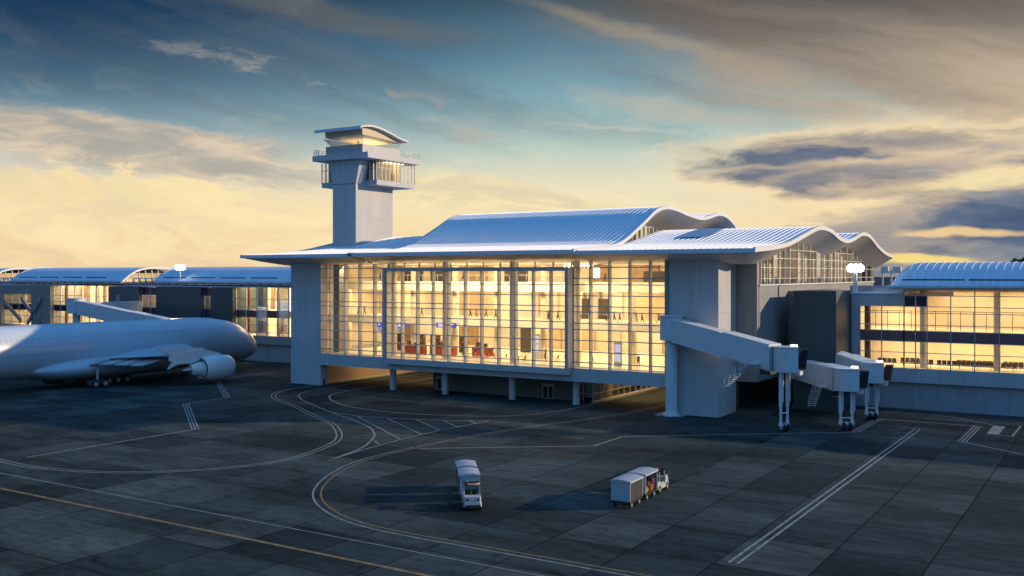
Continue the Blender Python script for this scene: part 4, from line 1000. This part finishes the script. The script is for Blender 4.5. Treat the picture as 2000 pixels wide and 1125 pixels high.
# tables with chairs
def table_set(x, y, m_, label):
    D = thing('dining_table', label+' table', 'table', (x, y, 5.3), group='cafe tables')
    g = MB(); g.tube((x,y,6.02), (x,y,6.07), .5, n=18); part('tabletop', g, m_, D)
    g = MB(); g.tube((x,y,5.33), (x,y,6.02), .05, n=8); g.tube((x,y,5.3), (x,y,5.34), .28, n=14); part('pedestal', g, BLACK, D)
def make_chair(m_):
    D = thing('cafe_chair', '', 'chair')
    g = MB(); g.box(-.22,.22,-.22,.22,.43,.48); part('seat', g, m_, D)
    g = MB(); g.add([(-.21,.2,.48),(.21,.2,.48),(.2,.3,.95),(-.2,.3,.95),(-.21,.24,.48),(.21,.24,.48),(.2,.34,.95),(-.2,.34,.95)], [(0,1,2,3),(4,7,6,5),(0,3,7,4),(1,5,6,2),(3,2,6,7),(0,4,5,1)]); part('backrest', g, m_, D)
    for x in (-.19,.19):
        for y in (-.19,.19):
            g = MB(); g.bar((x,y,.43), (x*1.15,y*1.15,0), .03); part('leg', g, BLACK, D)
    return D
protos = {}
where = ['left of the red counter', 'behind the third bay', 'between the second and third column', 'just right of the green one', 'near the third column', 'close to the glass by the third column', 'by the fourth column']
for k, (x, y, m_, cn) in enumerate(((29.6, 3.4, REDM, 'red'), (33.2, 3.6, GREEN, 'green'), (35.9, 3.2, REDM, 'red'), (38.4, 4.2, YEL, 'orange'), (42.4, 3.0, GREEN, 'green'), (46.0, 6.2, BROWN, 'brown'), (49.2, 6.6, BROWN, 'brown'))):
    pl = ('beside the second front column', 'nearest the third window bay', 'just right of the left green set', 'left of the third front column', 'right of the third front column', 'set back near the information totem', 'left of the fourth front column')[k]
    table_set(x, y, m_, 'small round '+cn+' cafe '+'')
    bpy.data.objects[[o.name for o in COL.objects if o.name.startswith('dining_table')][-1]]
    TB = [o for o in COL.objects if o.name.startswith('dining_table')][-1]
    TB['label'] = 'small round %s cafe table %s' % (cn, pl)
    for j, (dx, dy, rz_, sd) in enumerate(((-.85, 0, R(90), 'left'), (.85, 0, R(-90), 'right'))):
        if cn not in protos: protos[cn] = make_chair(m_); c_ = protos[cn]
        else: c_ = copy_tree(protos[cn])
        c_.location = (x+dx, y+dy, 5.3); c_.rotation_euler = (0, 0, rz_)
        c_['label'] = '%s cafe chair %s of the table %s' % (cn, sd, pl); c_['group'] = 'cafe chairs'
# lounge benches in the right concourse
def make_bench(n):
    D = thing('lounge_bench', '', 'bench')
    for i in range(n):
        g = MB(); x = i*.62; g.box(x, x+.54, -.25, .25, .40, .5); part('seat', g, SEATG, D)
        g = MB(); g.box(x, x+.54, .22, .3, .5, 1.0); part('backrest', g, SEATG, D)
    g = MB(); g.box(0, n*.62-.08, -.03, .03, .3, .36); g.bar((.4,-.2,0), (.4,.2,.36), .05); g.bar((n*.62-.5,-.2,0), (n*.62-.5,.2,.36), .05); part('beam', g, BLACK, D)
    return D
bpos = [(87.6,25.0),(90.2,26.5),(92.3,25.2),(95.2,24.6),(97.6,24.6),(97.4,26.4),(99.8,24.6),(99.9,26.6),(102.4,24.6),(104.3,25.6),(103.0,27.4),(106.4,24.6)]
desc = ['behind the left glass corner','in the second bay, set back','left of the first big column','right of the first big column','in the wide fourth bay, front row','in the wide fourth bay, back row','left of the second big column, front row','left of the second big column, back row','just right of the second big column','near the right picture edge, middle row','near the right picture edge, back row','rightmost, cut by the picture edge']
pb = None
for (x, y), dsc in zip(bpos, desc):
    if pb is None: pb = make_bench(4); b_ = pb
    else: b_ = copy_tree(pb)
    b_.location = (x, y, 5.4); b_.rotation_euler = (0, 0, 0 if random.random() < .6 else math.pi); 
    if abs(b_.rotation_euler[2]) > 1: b_.location.x += 2.4
    b_['label'] = 'row of four dark lounge seats '+dsc; b_['group'] = 'lounge seats in the right concourse'

# ------------------------------------------------------------------ people
def person_mesh(pose):
    # joints: (name, pos, radius); walking along +x
    J = {}
    w = pose
    a = .28 if w else .06
    pts = [('pelvis',(0,0,.95),.13),('waist',(0,0,1.1),.12),('chest',(.01,0,1.34),.15),('neck',(.01,0,1.5),.055),('head0',(.02,0,1.58),.085),('head1',(.02,0,1.7),.085),
           ('hipL',(0,.09,.9),.1),('kneeL',(a*.7,.1,.5),.065),('ankL',(a*.9 if w else 0,.1,.09),.045),('toeL',(a*.9+.16,.1,.04),.035),
           ('hipR',(0,-.09,.9),.1),('kneeR',(-a*.3,-.1,.5),.065),('ankR',(-a*1.3,-.1,.13 if w else .09),.045),('toeR',(-a*1.3+.14,-.1,.04),.035),
           ('shL',(0,.19,1.42),.06),('elL',(-a*.5,.23,1.14),.042),('haL',(-a*.3+.06,.23,.9),.032),
           ('shR',(0,-.19,1.42),.06),('elR',(a*.35,-.23,1.14),.042),('haR',(a*.9+.03,-.23,.93),.032)]
    idx = {p[0]: i for i, p in enumerate(pts)}
    ed = [('pelvis','waist'),('waist','chest'),('chest','neck'),('neck','head0'),('head0','head1'),('pelvis','hipL'),('hipL','kneeL'),('kneeL','ankL'),('ankL','toeL'),('pelvis','hipR'),('hipR','kneeR'),('kneeR','ankR'),('ankR','toeR'),('chest','shL'),('shL','elL'),('elL','haL'),('chest','shR'),('shR','elR'),('elR','haR')]
    me = bpy.data.meshes.new('person'); me.from_pydata([p[1] for p in pts], [(idx[a_], idx[b_]) for a_, b_ in ed], [])
    o = bpy.data.objects.new('person', me); COL.objects.link(o)
    sk = o.modifiers.new('skin', 'SKIN'); 
    for i, p in enumerate(pts):
        me.skin_vertices[0].data[i].radius = (p[2], p[2]); me.skin_vertices[0].data[i].use_root = (i == 0)
    su = o.modifiers.new('sub', 'SUBSURF'); su.levels = 1; su.render_levels = 1
    dg = bpy.context.evaluated_depsgraph_get(); m2 = bpy.data.meshes.new_from_object(o.evaluated_get(dg)); bpy.data.objects.remove(o)
    m2.materials.clear(); return m2
def cloth_mat(nm, top, legs):
    m_, nt, out = new_mat(nm); N, L = nt.nodes, nt.links
    b_ = N.new('ShaderNodeBsdfPrincipled'); b_.inputs['Roughness'].default_value = .8; L.new(b_.outputs[0], out.inputs[0])
    tc = N.new('ShaderNodeTexCoord'); sp = N.new('ShaderNodeSeparateXYZ'); L.new(tc.outputs['Object'], sp.inputs[0])
    mp = N.new('ShaderNodeMath'); mp.operation = 'DIVIDE'; mp.inputs[1].default_value = 1.8; L.new(sp.outputs[2], mp.inputs[0])
    cr = N.new('ShaderNodeValToRGB'); cr.color_ramp.interpolation = 'CONSTANT'; L.new(mp.outputs[0], cr.inputs[0])
    e = cr.color_ramp.elements; e[0].position = 0; e[0].color = (.01,.01,.01,1); e[1].position = .05; e[1].color = (*legs,1)
    for p_, c_ in ((.55, top), (.84, (.30,.18,.12)), (.93, (.03,.02,.015))):
        n_ = e.new(p_); n_.color = (*c_, 1)
    L.new(cr.outputs[0], b_.inputs['Base Color']); return m_
try:
    PM = [person_mesh(1), person_mesh(0)]
except Exception as ex:
    print('skin failed', ex); PM = []
outf = [('grey top and dark trousers', (.10,.10,.10), (.03,.03,.035)), ('dark coat', (.035,.03,.03), (.03,.03,.03)), ('brown jacket and dark trousers', (.14,.08,.04), (.04,.035,.03)), ('blue shirt and dark trousers', (.06,.08,.16), (.03,.03,.04))]
CM = [cloth_mat('outfit_'+str(i), o_[1], o_[2]) for i, o_ in enumerate(outf)]
PV_ = {}
def person(x, y, z, face, k, c, where_):
    key = (k, c)
    if key not in PV_:
        me = PM[k].copy(); me.materials.append(CM[c]); me.polygons.foreach_set('use_smooth', [True]*len(me.polygons)); PV_[key] = me
    o = bpy.data.objects.new('person', PV_[key]); COL.objects.link(o); o.location = (x, y, z); o.rotation_euler = (0,0,face)
    o.scale = (1, 1, 1+random.uniform(-.05,.05))
    tag(o, 'person in %s %s %s' % (outf[c][0], 'walking' if k == 0 else 'standing', where_), 'person', 'people inside the terminal')
L3 = [6.8, 7.7, 14.9, 17.9, 20.2, 29.4, 30.9, 32.4, 34.5, 43.6, 45.5, 49.0, 53.5, 54.5, 55.6, 58.0, 59.1, 61.4]
ordn = ['first','second','third','fourth','fifth','sixth','seventh','eighth','ninth','tenth','eleventh','twelfth','thirteenth','fourteenth','fifteenth','sixteenth','seventeenth','eighteenth']
for i, s in enumerate(L3):
    person(s, 9.0+(i%2)*.5, 10.9, 0 if i % 3 else math.pi, 0 if i not in (2, 9, 11, 12) else 1, i % 4, 'on the middle walkway, %s from left' % ordn[i])
for i, (s, v_) in enumerate(((11.5, 9), (14.2, 9.2), (22.5, 9.3), (40.1, 9), (51.8, 12), (59.3, 12.2), (28.4, 9))):
    person(s, v_, 16.6, 0 if i % 2 else math.pi, i % 2, (i+1) % 4, 'on the top walkway, %s from left' % ordn[i])
for i, (s, v_) in enumerate(((17.6, 5.4), (31.8, 7.5), (39.8, 6.6), (47.4, 9.3), (54.6, 8.3), (60.6, 4.6), (51.2, 8.8), (44.1, 7.8))):
    person(s, v_, 5.3, random.uniform(0, 6), 1 if i % 2 else 0, (i+2) % 4, ('by the bar counters', 'by the short red counter', 'left of the left totem', 'near the brown tables', 'behind the rightmost column', 'alone in the right hand hall', 'past the brown tables', 'right of the left totem')[i])
person(1.2+2.2, 22.5, 34.7, 0, 1, 0, 'inside the control tower cab')

# ------------------------------------------------------------------ far background
FB = thing('distant_building', 'low grey building with dark roof far behind the right wing', 'building', (75, 116, 0))
g = MB(); g.box(66, 84, 112, 124, 0, 14.8); part('wall', g, WALLG, FB)
g = MB(); g.prism([(65.3,111.3),(84.7,111.3),(84.7,124.7),(65.3,124.7)], 14.8, 15.3); g.add([(65.5,111.5,15.3),(84.5,111.5,15.3),(84.5,124.5,15.3),(65.5,124.5,15.3),(68,118,17.0),(82,118,17.0)], [(0,1,5,4),(1,2,5),(2,3,4,5),(3,0,4)]); part('roof', g, mat('dark_roof', (.05,.035,.03), .7), FB)
GT = thing('gantry', 'pale blue steel equipment gantry standing behind the barrel roof', 'gantry', (73, 106, 0))
g = MB()
for x in (71.6, 73.4, 75.2): g.bar((x,106,0), (x,106,19), .3)
g.box(71.2, 75.6, 105.6, 106.4, 18.2, 18.6); part('frame', g, BRIDGEL, GT)
g = MB(); g.box(71.3, 72.8, 105.5, 106.5, 18.6, 19.6); part('tank', g, BRIDGE, GT); g = MB(); g.box(73.8, 75.4, 105.5, 106.5, 18.6, 19.6); part('tank', g, BRIDGE, GT)
def tree(x, y, h, r_, label):
    D = thing('tree', label, 'tree', (x, y, 0), group='far trees behind the right concourse')
    g = MB(); g.tube((x,y,0), (x+.3,y,h*.6), .55, .25, n=8)
    for k in range(5):
        a = k*1.3; g.tube((x+.2,y,h*(.45+.05*k)), (x+math.cos(a)*r_*.6, y+math.sin(a)*r_*.6, h*(.7+.04*k)), .16, .05, n=6)
    part('trunk', g, BROWN, D)
    g = MB(); rn = random.Random(int(x))
    cl = [(rn.gauss(0,.45)*r_, rn.gauss(0,.45)*r_, h*(.62+.3*rn.random()), rn.uniform(.25,.5)*r_) for _ in range(16)]
    for i in range(1500):
        c = cl[i % 16]; d_ = Vector((rn.gauss(0,1), rn.gauss(0,1), rn.gauss(0,1))).normalized()*c[3]*(rn.random()**.4)
        p_ = Vector((x+c[0], y+c[1], c[2]))+d_; a_ = Vector((rn.gauss(0,1), rn.gauss(0,1), rn.gauss(0,1))).normalized()*.42; b_ = a_.orthogonal().normalized()*.3
        g.add([p_-a_, p_+b_, p_+a_, p_-b_], [(0,1,2,3)])
    g.build('crown', mat('foliage_dark', (.035,.05,.03), .8, var=.5, scale=.5), D, off=tuple(D.location))
tl = ['leftmost small','second','third, taller','fourth','fifth','rightmost tall']
for i, (px, hh) in enumerate(((1893, 20.5), (1962, 20.8), (1975, 21.3), (1986, 21.9), (1999, 22.5), (2014, 22.9))):
    Y = 230+i*4; xc = (px-1000)/1921*Y
    wx = CAM.x+xc*.846-Y*.533*1.0; wy = CAM.y+xc*.533+Y*.846
    tree(wx, wy, (hh-.8)/.93, 2.3 if i else 2.6, tl[i]+' of the dark far trees seen over the barrel roof')

# ------------------------------------------------------------------ sky
SUN_EL = 15.5
sd_cam = Vector((math.cos(R(4)), math.sin(R(4)), 0))       # right of the picture, slightly behind the buildings
rx_, ry_ = Vector((.846,-.0,0)), None
right = Vector((math.cos(YAW), math.sin(YAW), 0)); fwd = Vector((-math.sin(YAW), math.cos(YAW), 0))
sdir = (right*sd_cam.x+fwd*sd_cam.y); sdir = Vector((sdir.x*math.cos(R(SUN_EL)), sdir.y*math.cos(R(SUN_EL)), math.sin(R(SUN_EL))))
sun = bpy.data.lights.new('sun', 'SUN'); sun.energy = 4.1; sun.angle = R(0.8); sun.color = (1, .77, .52)
so = bpy.data.objects.new('sun', sun); COL.objects.link(so); so.rotation_euler = sdir.to_track_quat('Z', 'Y').to_euler(); so.location = (200, 50, 80)

wd = bpy.data.worlds.new('World'); scene.world = wd; wd.use_nodes = True
nt = wd.node_tree; nt.nodes.clear(); N, L = nt.nodes, nt.links
out = N.new('ShaderNodeOutputWorld'); bg = N.new('ShaderNodeBackground'); L.new(bg.outputs[0], out.inputs[0])
tc = N.new('ShaderNodeTexCoord'); D = tc.outputs['Generated']
def math_(op, a, b_=None, c=None, clamp=False):
    n = N.new('ShaderNodeMath'); n.operation = op; n.use_clamp = clamp
    for i, q in enumerate((a, b_, c)):
        if q is None: continue
        if isinstance(q, (int, float)): n.inputs[i].default_value = q
        else: L.new(q, n.inputs[i])
    return n.outputs[0]
def dot(v):
    n = N.new('ShaderNodeVectorMath'); n.operation = 'DOT_PRODUCT'; L.new(D, n.inputs[0]); n.inputs[1].default_value = tuple(v); return n.outputs['Value']
def mixc(f, a, b_, mode='MIX'):
    n = N.new('ShaderNodeMix'); n.data_type = 'RGBA'; n.blend_type = mode; n.clamp_factor = True
    if isinstance(f, (int, float)): n.inputs[0].default_value = f
    else: L.new(f, n.inputs[0])
    for i, q in ((6, a), (7, b_)):
        if isinstance(q, tuple): n.inputs[i].default_value = (*q, 1)
        else: L.new(q, n.inputs[i])
    return n.outputs[2]
def ramp(v, st_):
    n = N.new('ShaderNodeValToRGB'); L.new(v, n.inputs[0]); e = n.color_ramp.elements
    e[0].position = st_[0][0]; e[0].color = (*st_[0][1], 1); e[1].position = st_[-1][0]; e[1].color = (*st_[-1][1], 1)
    for p_, c_ in st_[1:-1]:
        q = e.new(p_); q.color = (*c_, 1)
    return n.outputs[0]
def smooth(v, a, b_):
    n = N.new('ShaderNodeMapRange'); n.interpolation_type = 'SMOOTHSTEP'; L.new(v, n.inputs[0]); n.inputs[1].default_value = a; n.inputs[2].default_value = b_; return n.outputs[0]
z = dot((0,0,1)); dr = dot(right); df = dot(fwd)
az = math_('ARCTAN2', dr, df)           # 0 straight ahead of the photographer, + to the right
el = math_('ARCSINE', z)
def noise(sx, sy, scale, detail=6, rough=.55, rot=0.0, dist=0.0, seed=0.0):
    cb = N.new('ShaderNodeCombineXYZ')
    ca, sa = math.cos(rot), math.sin(rot)
    u = math_('ADD', math_('MULTIPLY', az, ca), math_('MULTIPLY', el, sa)); v = math_('SUBTRACT', math_('MULTIPLY', el, ca), math_('MULTIPLY', az, sa))
    L.new(math_('MULTIPLY', u, sx), cb.inputs[0]); L.new(math_('MULTIPLY', v, sy), cb.inputs[1]); cb.inputs[2].default_value = seed
    n = N.new('ShaderNodeTexNoise'); n.inputs['Scale'].default_value = scale; n.inputs['Detail'].default_value = detail; n.inputs['Roughness'].default_value = rough; n.inputs['Distortion'].default_value = dist
    L.new(cb.outputs[0], n.inputs['Vector']); return n.outputs['Fac']
def PA(px, py):
    a = math.atan((px-1000)/1921); return a, math.atan((535-py)/1921*math.cos(a))
def blob(px, py, wpx, hpx, rot=0.0, nz=None, amp=.0, edge=(.0, 1.0)):
    """soft cloud bank centred at a bearing/elevation; returns 0..1"""
    a, e = PA(px, py); w, h = wpx/1921*.95, hpx/1921*.95
    da = math_('SUBTRACT', az, a); de = math_('SUBTRACT', el, e)
    ca, sa = math.cos(rot), math.sin(rot)
    u = math_('DIVIDE', math_('ADD', math_('MULTIPLY', da, ca), math_('MULTIPLY', de, sa)), w)
    v = math_('DIVIDE', math_('SUBTRACT', math_('MULTIPLY', de, ca), math_('MULTIPLY', da, sa)), h)
    r2 = math_('SQRT', math_('ADD', math_('MULTIPLY', u, u), math_('MULTIPLY', v, v)))
    f = math_('SUBTRACT', 1.0, r2)
    if nz is not None: f = math_('ADD', f, math_('MULTIPLY', math_('SUBTRACT', nz, .5), amp))
    return smooth(f, edge[0], edge[1])
# clear-sky gradient (elevation measured like picture height)
e01 = math_('DIVIDE', el, R(90))
nW = noise(1.5, 4.0, 2.6, 5, .6, seed=11.0); nW2 = noise(1.5, 4.0, 2.6, 5, .6, seed=17.0)
az0, el0 = az, el
az = math_('ADD', az, math_('MULTIPLY', math_('SUBTRACT', nW, .5), .16)); el = math_('ADD', el, math_('MULTIPLY', math_('SUBTRACT', nW2, .5), .045))
HI = [(.21, (.03,.09,.18)), (.30, (.05,.20,.45)), (.45, (.09,.34,.80)), (1.0, (.09,.33,.78))]
g0 = ramp(e01, [(0.0, lin((226,178,134))), (0.02, lin((252,216,156))), (.045, lin((244,222,180))), (.066, lin((214,210,194))), (.09, lin((140,170,182))), (.115, lin((92,134,160))), (.145, lin((54,98,134))), (.18, lin((24,60,94)))]+HI)
g1 = ramp(e01, [(0.0, lin((205,165,120))), (0.03, lin((250,230,178))), (.055, lin((238,228,194))), (.08, lin((188,206,196))), (.11, lin((136,174,184))), (.14, lin((98,138,158))), (.18, lin((56,78,92)))]+HI)
base = mixc(smooth(az, -.45, .12), g0, g1)
nA = noise(2.2, 7.0, 2.4, 9, .62, rot=-.10, dist=.5, seed=1.3)
nB = noise(0.9, 10.0, 2.2, 8, .6, rot=-.24, dist=.3, seed=5.1)
nC = noise(4.0, 13.0, 3.0, 10, .66, rot=-.04, dist=.6, seed=9.7)
nE = noise(1.3, 6.0, 2.0, 8, .6, rot=-.16, dist=.7, seed=23.0)
dk = math_('MULTIPLY', smooth(az, .10, -.45), smooth(el, R(6.0), R(14)))
base = mixc(math_('MULTIPLY', dk, .7), base, lin((12,40,72)))
# grey wisps over the upper left blue
ws = math_('MULTIPLY', smooth(nB, .46, .72), smooth(el, R(5), R(11)))
base = mixc(math_('MULTIPLY', ws, .42), base, lin((92,100,108)))
# high peach-grey veil on the right
veil = blob(1820, 70, 1020, 270, rot=-.26, nz=nE, amp=1.5, edge=(.02, .55))
vc = ramp(math_('ADD', e01, math_('MULTIPLY', math_('SUBTRACT', nB, .5), .09)), [(.04, lin((240,214,172))), (.085, lin((220,196,162))), (.115, lin((180,160,138))), (.145, lin((132,120,108))), (.18, lin((88,82,78)))])
base = mixc(math_('MULTIPLY', veil, .93), base, vc)
lt = blob(1330, 100, 560, 26, rot=-.30, nz=nB, amp=.9, edge=(.0, .8)); base = mixc(math_('MULTIPLY', lt, .45), base, lin((176,158,134)))
lt2 = blob(1330, 215, 330, 24, rot=-.20, nz=nC, amp=1.3, edge=(.0, .8)); base = mixc(math_('MULTIPLY', lt2, .55), base, lin((196,184,162)))
st1 = blob(640, 30, 560, 46, rot=-.14, nz=nE, amp=1.5, edge=(.1, .9))
base = mixc(math_('MULTIPLY', st1, .55), base, lin((104,104,100)))
# right low glow
gl = blob(1790, 400, 560, 215, nz=nA, amp=.6, edge=(.0, .8))
base = mixc(math_('MULTIPLY', gl, .9), base, mixc(nC, lin((236,204,164)), lin((255,238,194))))
# left peach bank and pale yellow cumulus
pk = blob(230, 290, 620, 82, rot=-.06, nz=nA, amp=2.0, edge=(.05, .6))
base = mixc(math_('MULTIPLY', pk, .86), base, mixc(smooth(nC, .35, .65), lin((170,166,158)), lin((220,198,172))))
yl = blob(300, 470, 800, 130, nz=nC, amp=1.9, edge=(.0, .6))
base = mixc(math_('MULTIPLY', yl, .72), base, mixc(smooth(nC, .36, .62), lin((240,212,174)), lin((254,232,182))))
y3 = blob(330, 385, 250, 46, rot=-.12, nz=nC, amp=2.6, edge=(.1, .5)); base = mixc(math_('MULTIPLY', y3, .75), base, lin((252,228,172)))
y4 = blob(60, 370, 220, 40, rot=-.1, nz=nC, amp=2.6, edge=(.1, .5)); base = mixc(math_('MULTIPLY', y4, .7), base, lin((250,222,168)))
y2 = blob(980, 385, 380, 52, rot=-.20, nz=nA, amp=1.6, edge=(.0, .6))
base = mixc(math_('MULTIPLY', y2, .85), base, mixc(smooth(nC, .35, .65), lin((226,210,176)), lin((252,234,180))))
y5 = blob(920, 245, 130, 44, rot=-.1, nz=nC, amp=1.6, edge=(.1, .8)); base = mixc(math_('MULTIPLY', y5, .6), base, lin((186,178,162)))
pf = math_('MULTIPLY', blob(620, 145, 380, 26, rot=-.16, edge=(0, .6)), smooth(noise(10, 26, 2.2, 7, .62, seed=2.2), .50, .66))
base = mixc(math_('MULTIPLY', pf, .65), base, lin((160,158,152)))
ct = blob(1200, 236, 170, 6, rot=-.12, nz=nC, amp=.5, edge=(.0, .7)); base = mixc(math_('MULTIPLY', ct, .35), base, lin((206,200,184)))
# mottling over the whole bank of light
mot = smooth(nC, .50, .70); base = mixc(math_('MULTIPLY', math_('MULTIPLY', mot, smooth(el, R(13), R(4))), .22), base, lin((255,238,196)))
mo2 = smooth(nA, .50, .30); base = mixc(math_('MULTIPLY', math_('MULTIPLY', mo2, smooth(el, R(1), R(4))), .12), base, lin((150,160,165)))
# dark evening clouds on the right
nD = noise(3.0, 12.0, 3.4, 10, .60, seed=3.3, dist=.15)
nF = noise(2.0, 9.0, 3.0, 8, .6, seed=31.0)
dcol = mixc(smooth(nF, .35, .68), lin((58,84,120)), lin((112,126,148)))
for (px, py, w, h, rt, k_, e0_, am) in ((1690, 312, 280, 44, 0.0, .92, -.30, 1.7), (1600, 345, 190, 22, .0, .95, -.2, 1.8), (1740, 350, 190, 28, .06, .95, -.3, 1.7), (1930, 425, 330, 56, .16, .97, -.5, 1.7), (1900, 480, 330, 60, .04, .97, -.55, 1.6), (2300, 430, 420, 110, 0, .95, -.3, 1.5), (1990, 312, 70, 16, 0, .8, .1, 2.2), (1930, 357, 60, 10, 0, .8, .1, 2.2), (1760, 268, 300, 20, -.02, .4, .1, 2.4)):
    cb_ = blob(px, py, w, h, rot=rt, nz=nD, amp=am, edge=(e0_-.05, e0_+.6))
    rim_ = blob(px, py, w*1.08, h*1.2, rot=rt, nz=nD, amp=am, edge=(e0_-.3, e0_+.3))
    base = mixc(math_('MULTIPLY', rim_, .38), base, lin((252,222,174)))
    base = mixc(math_('MULTIPLY', cb_, k_), base, dcol)
hl = blob(1860, 448, 200, 12, nz=nD, amp=1.4, edge=(.05, .7)); base = mixc(math_('MULTIPLY', hl, .8), base, lin((255,216,156)))
hg = blob(1790, 507, 190, 13, nz=nD, amp=1.0, edge=(.0, .6)); base = mixc(math_('MULTIPLY', hg, .9), base, lin((255,224,134)))
hg2 = blob(1930, 345, 180, 26, rot=.08, nz=nD, amp=2.2, edge=(.1, .6)); base = mixc(math_('MULTIPLY', hg2, .75), base, lin((255,234,176)))
az, el = az0, el0
# the part of the sky behind the photographer: dusk blue
back = smooth(df, .35, -.35)
bk = ramp(e01, [(0.0, (.17,.29,.40)), (.12, (.13,.28,.46)), (.3, (.10,.34,.76)), (.6, (.10,.36,.84)), (1.0, (.09,.33,.78))])
base = mixc(back, base, bk)
hz_ = smooth(el, R(-.3), R(-2.0)); base = mixc(hz_, base, (.03,.04,.05))
L.new(base, bg.inputs[0]); bg.inputs[1].default_value = 1.0

# ------------------------------------------------------------------ render settings
scene.render.engine = 'CYCLES'
vs = scene.view_settings; vs.view_transform = 'Standard'; vs.look = 'None'; vs.exposure = 0; vs.gamma = 1; vs.use_curve_mapping = False
scene.cycles.max_bounces = 8; scene.cycles.transparent_max_bounces = 16; scene.cycles.diffuse_bounces = 3; scene.cycles.glossy_bounces = 3
scene.cycles.sample_clamp_indirect = 4
scene.render.resolution_x = 1024; scene.render.resolution_y = 576
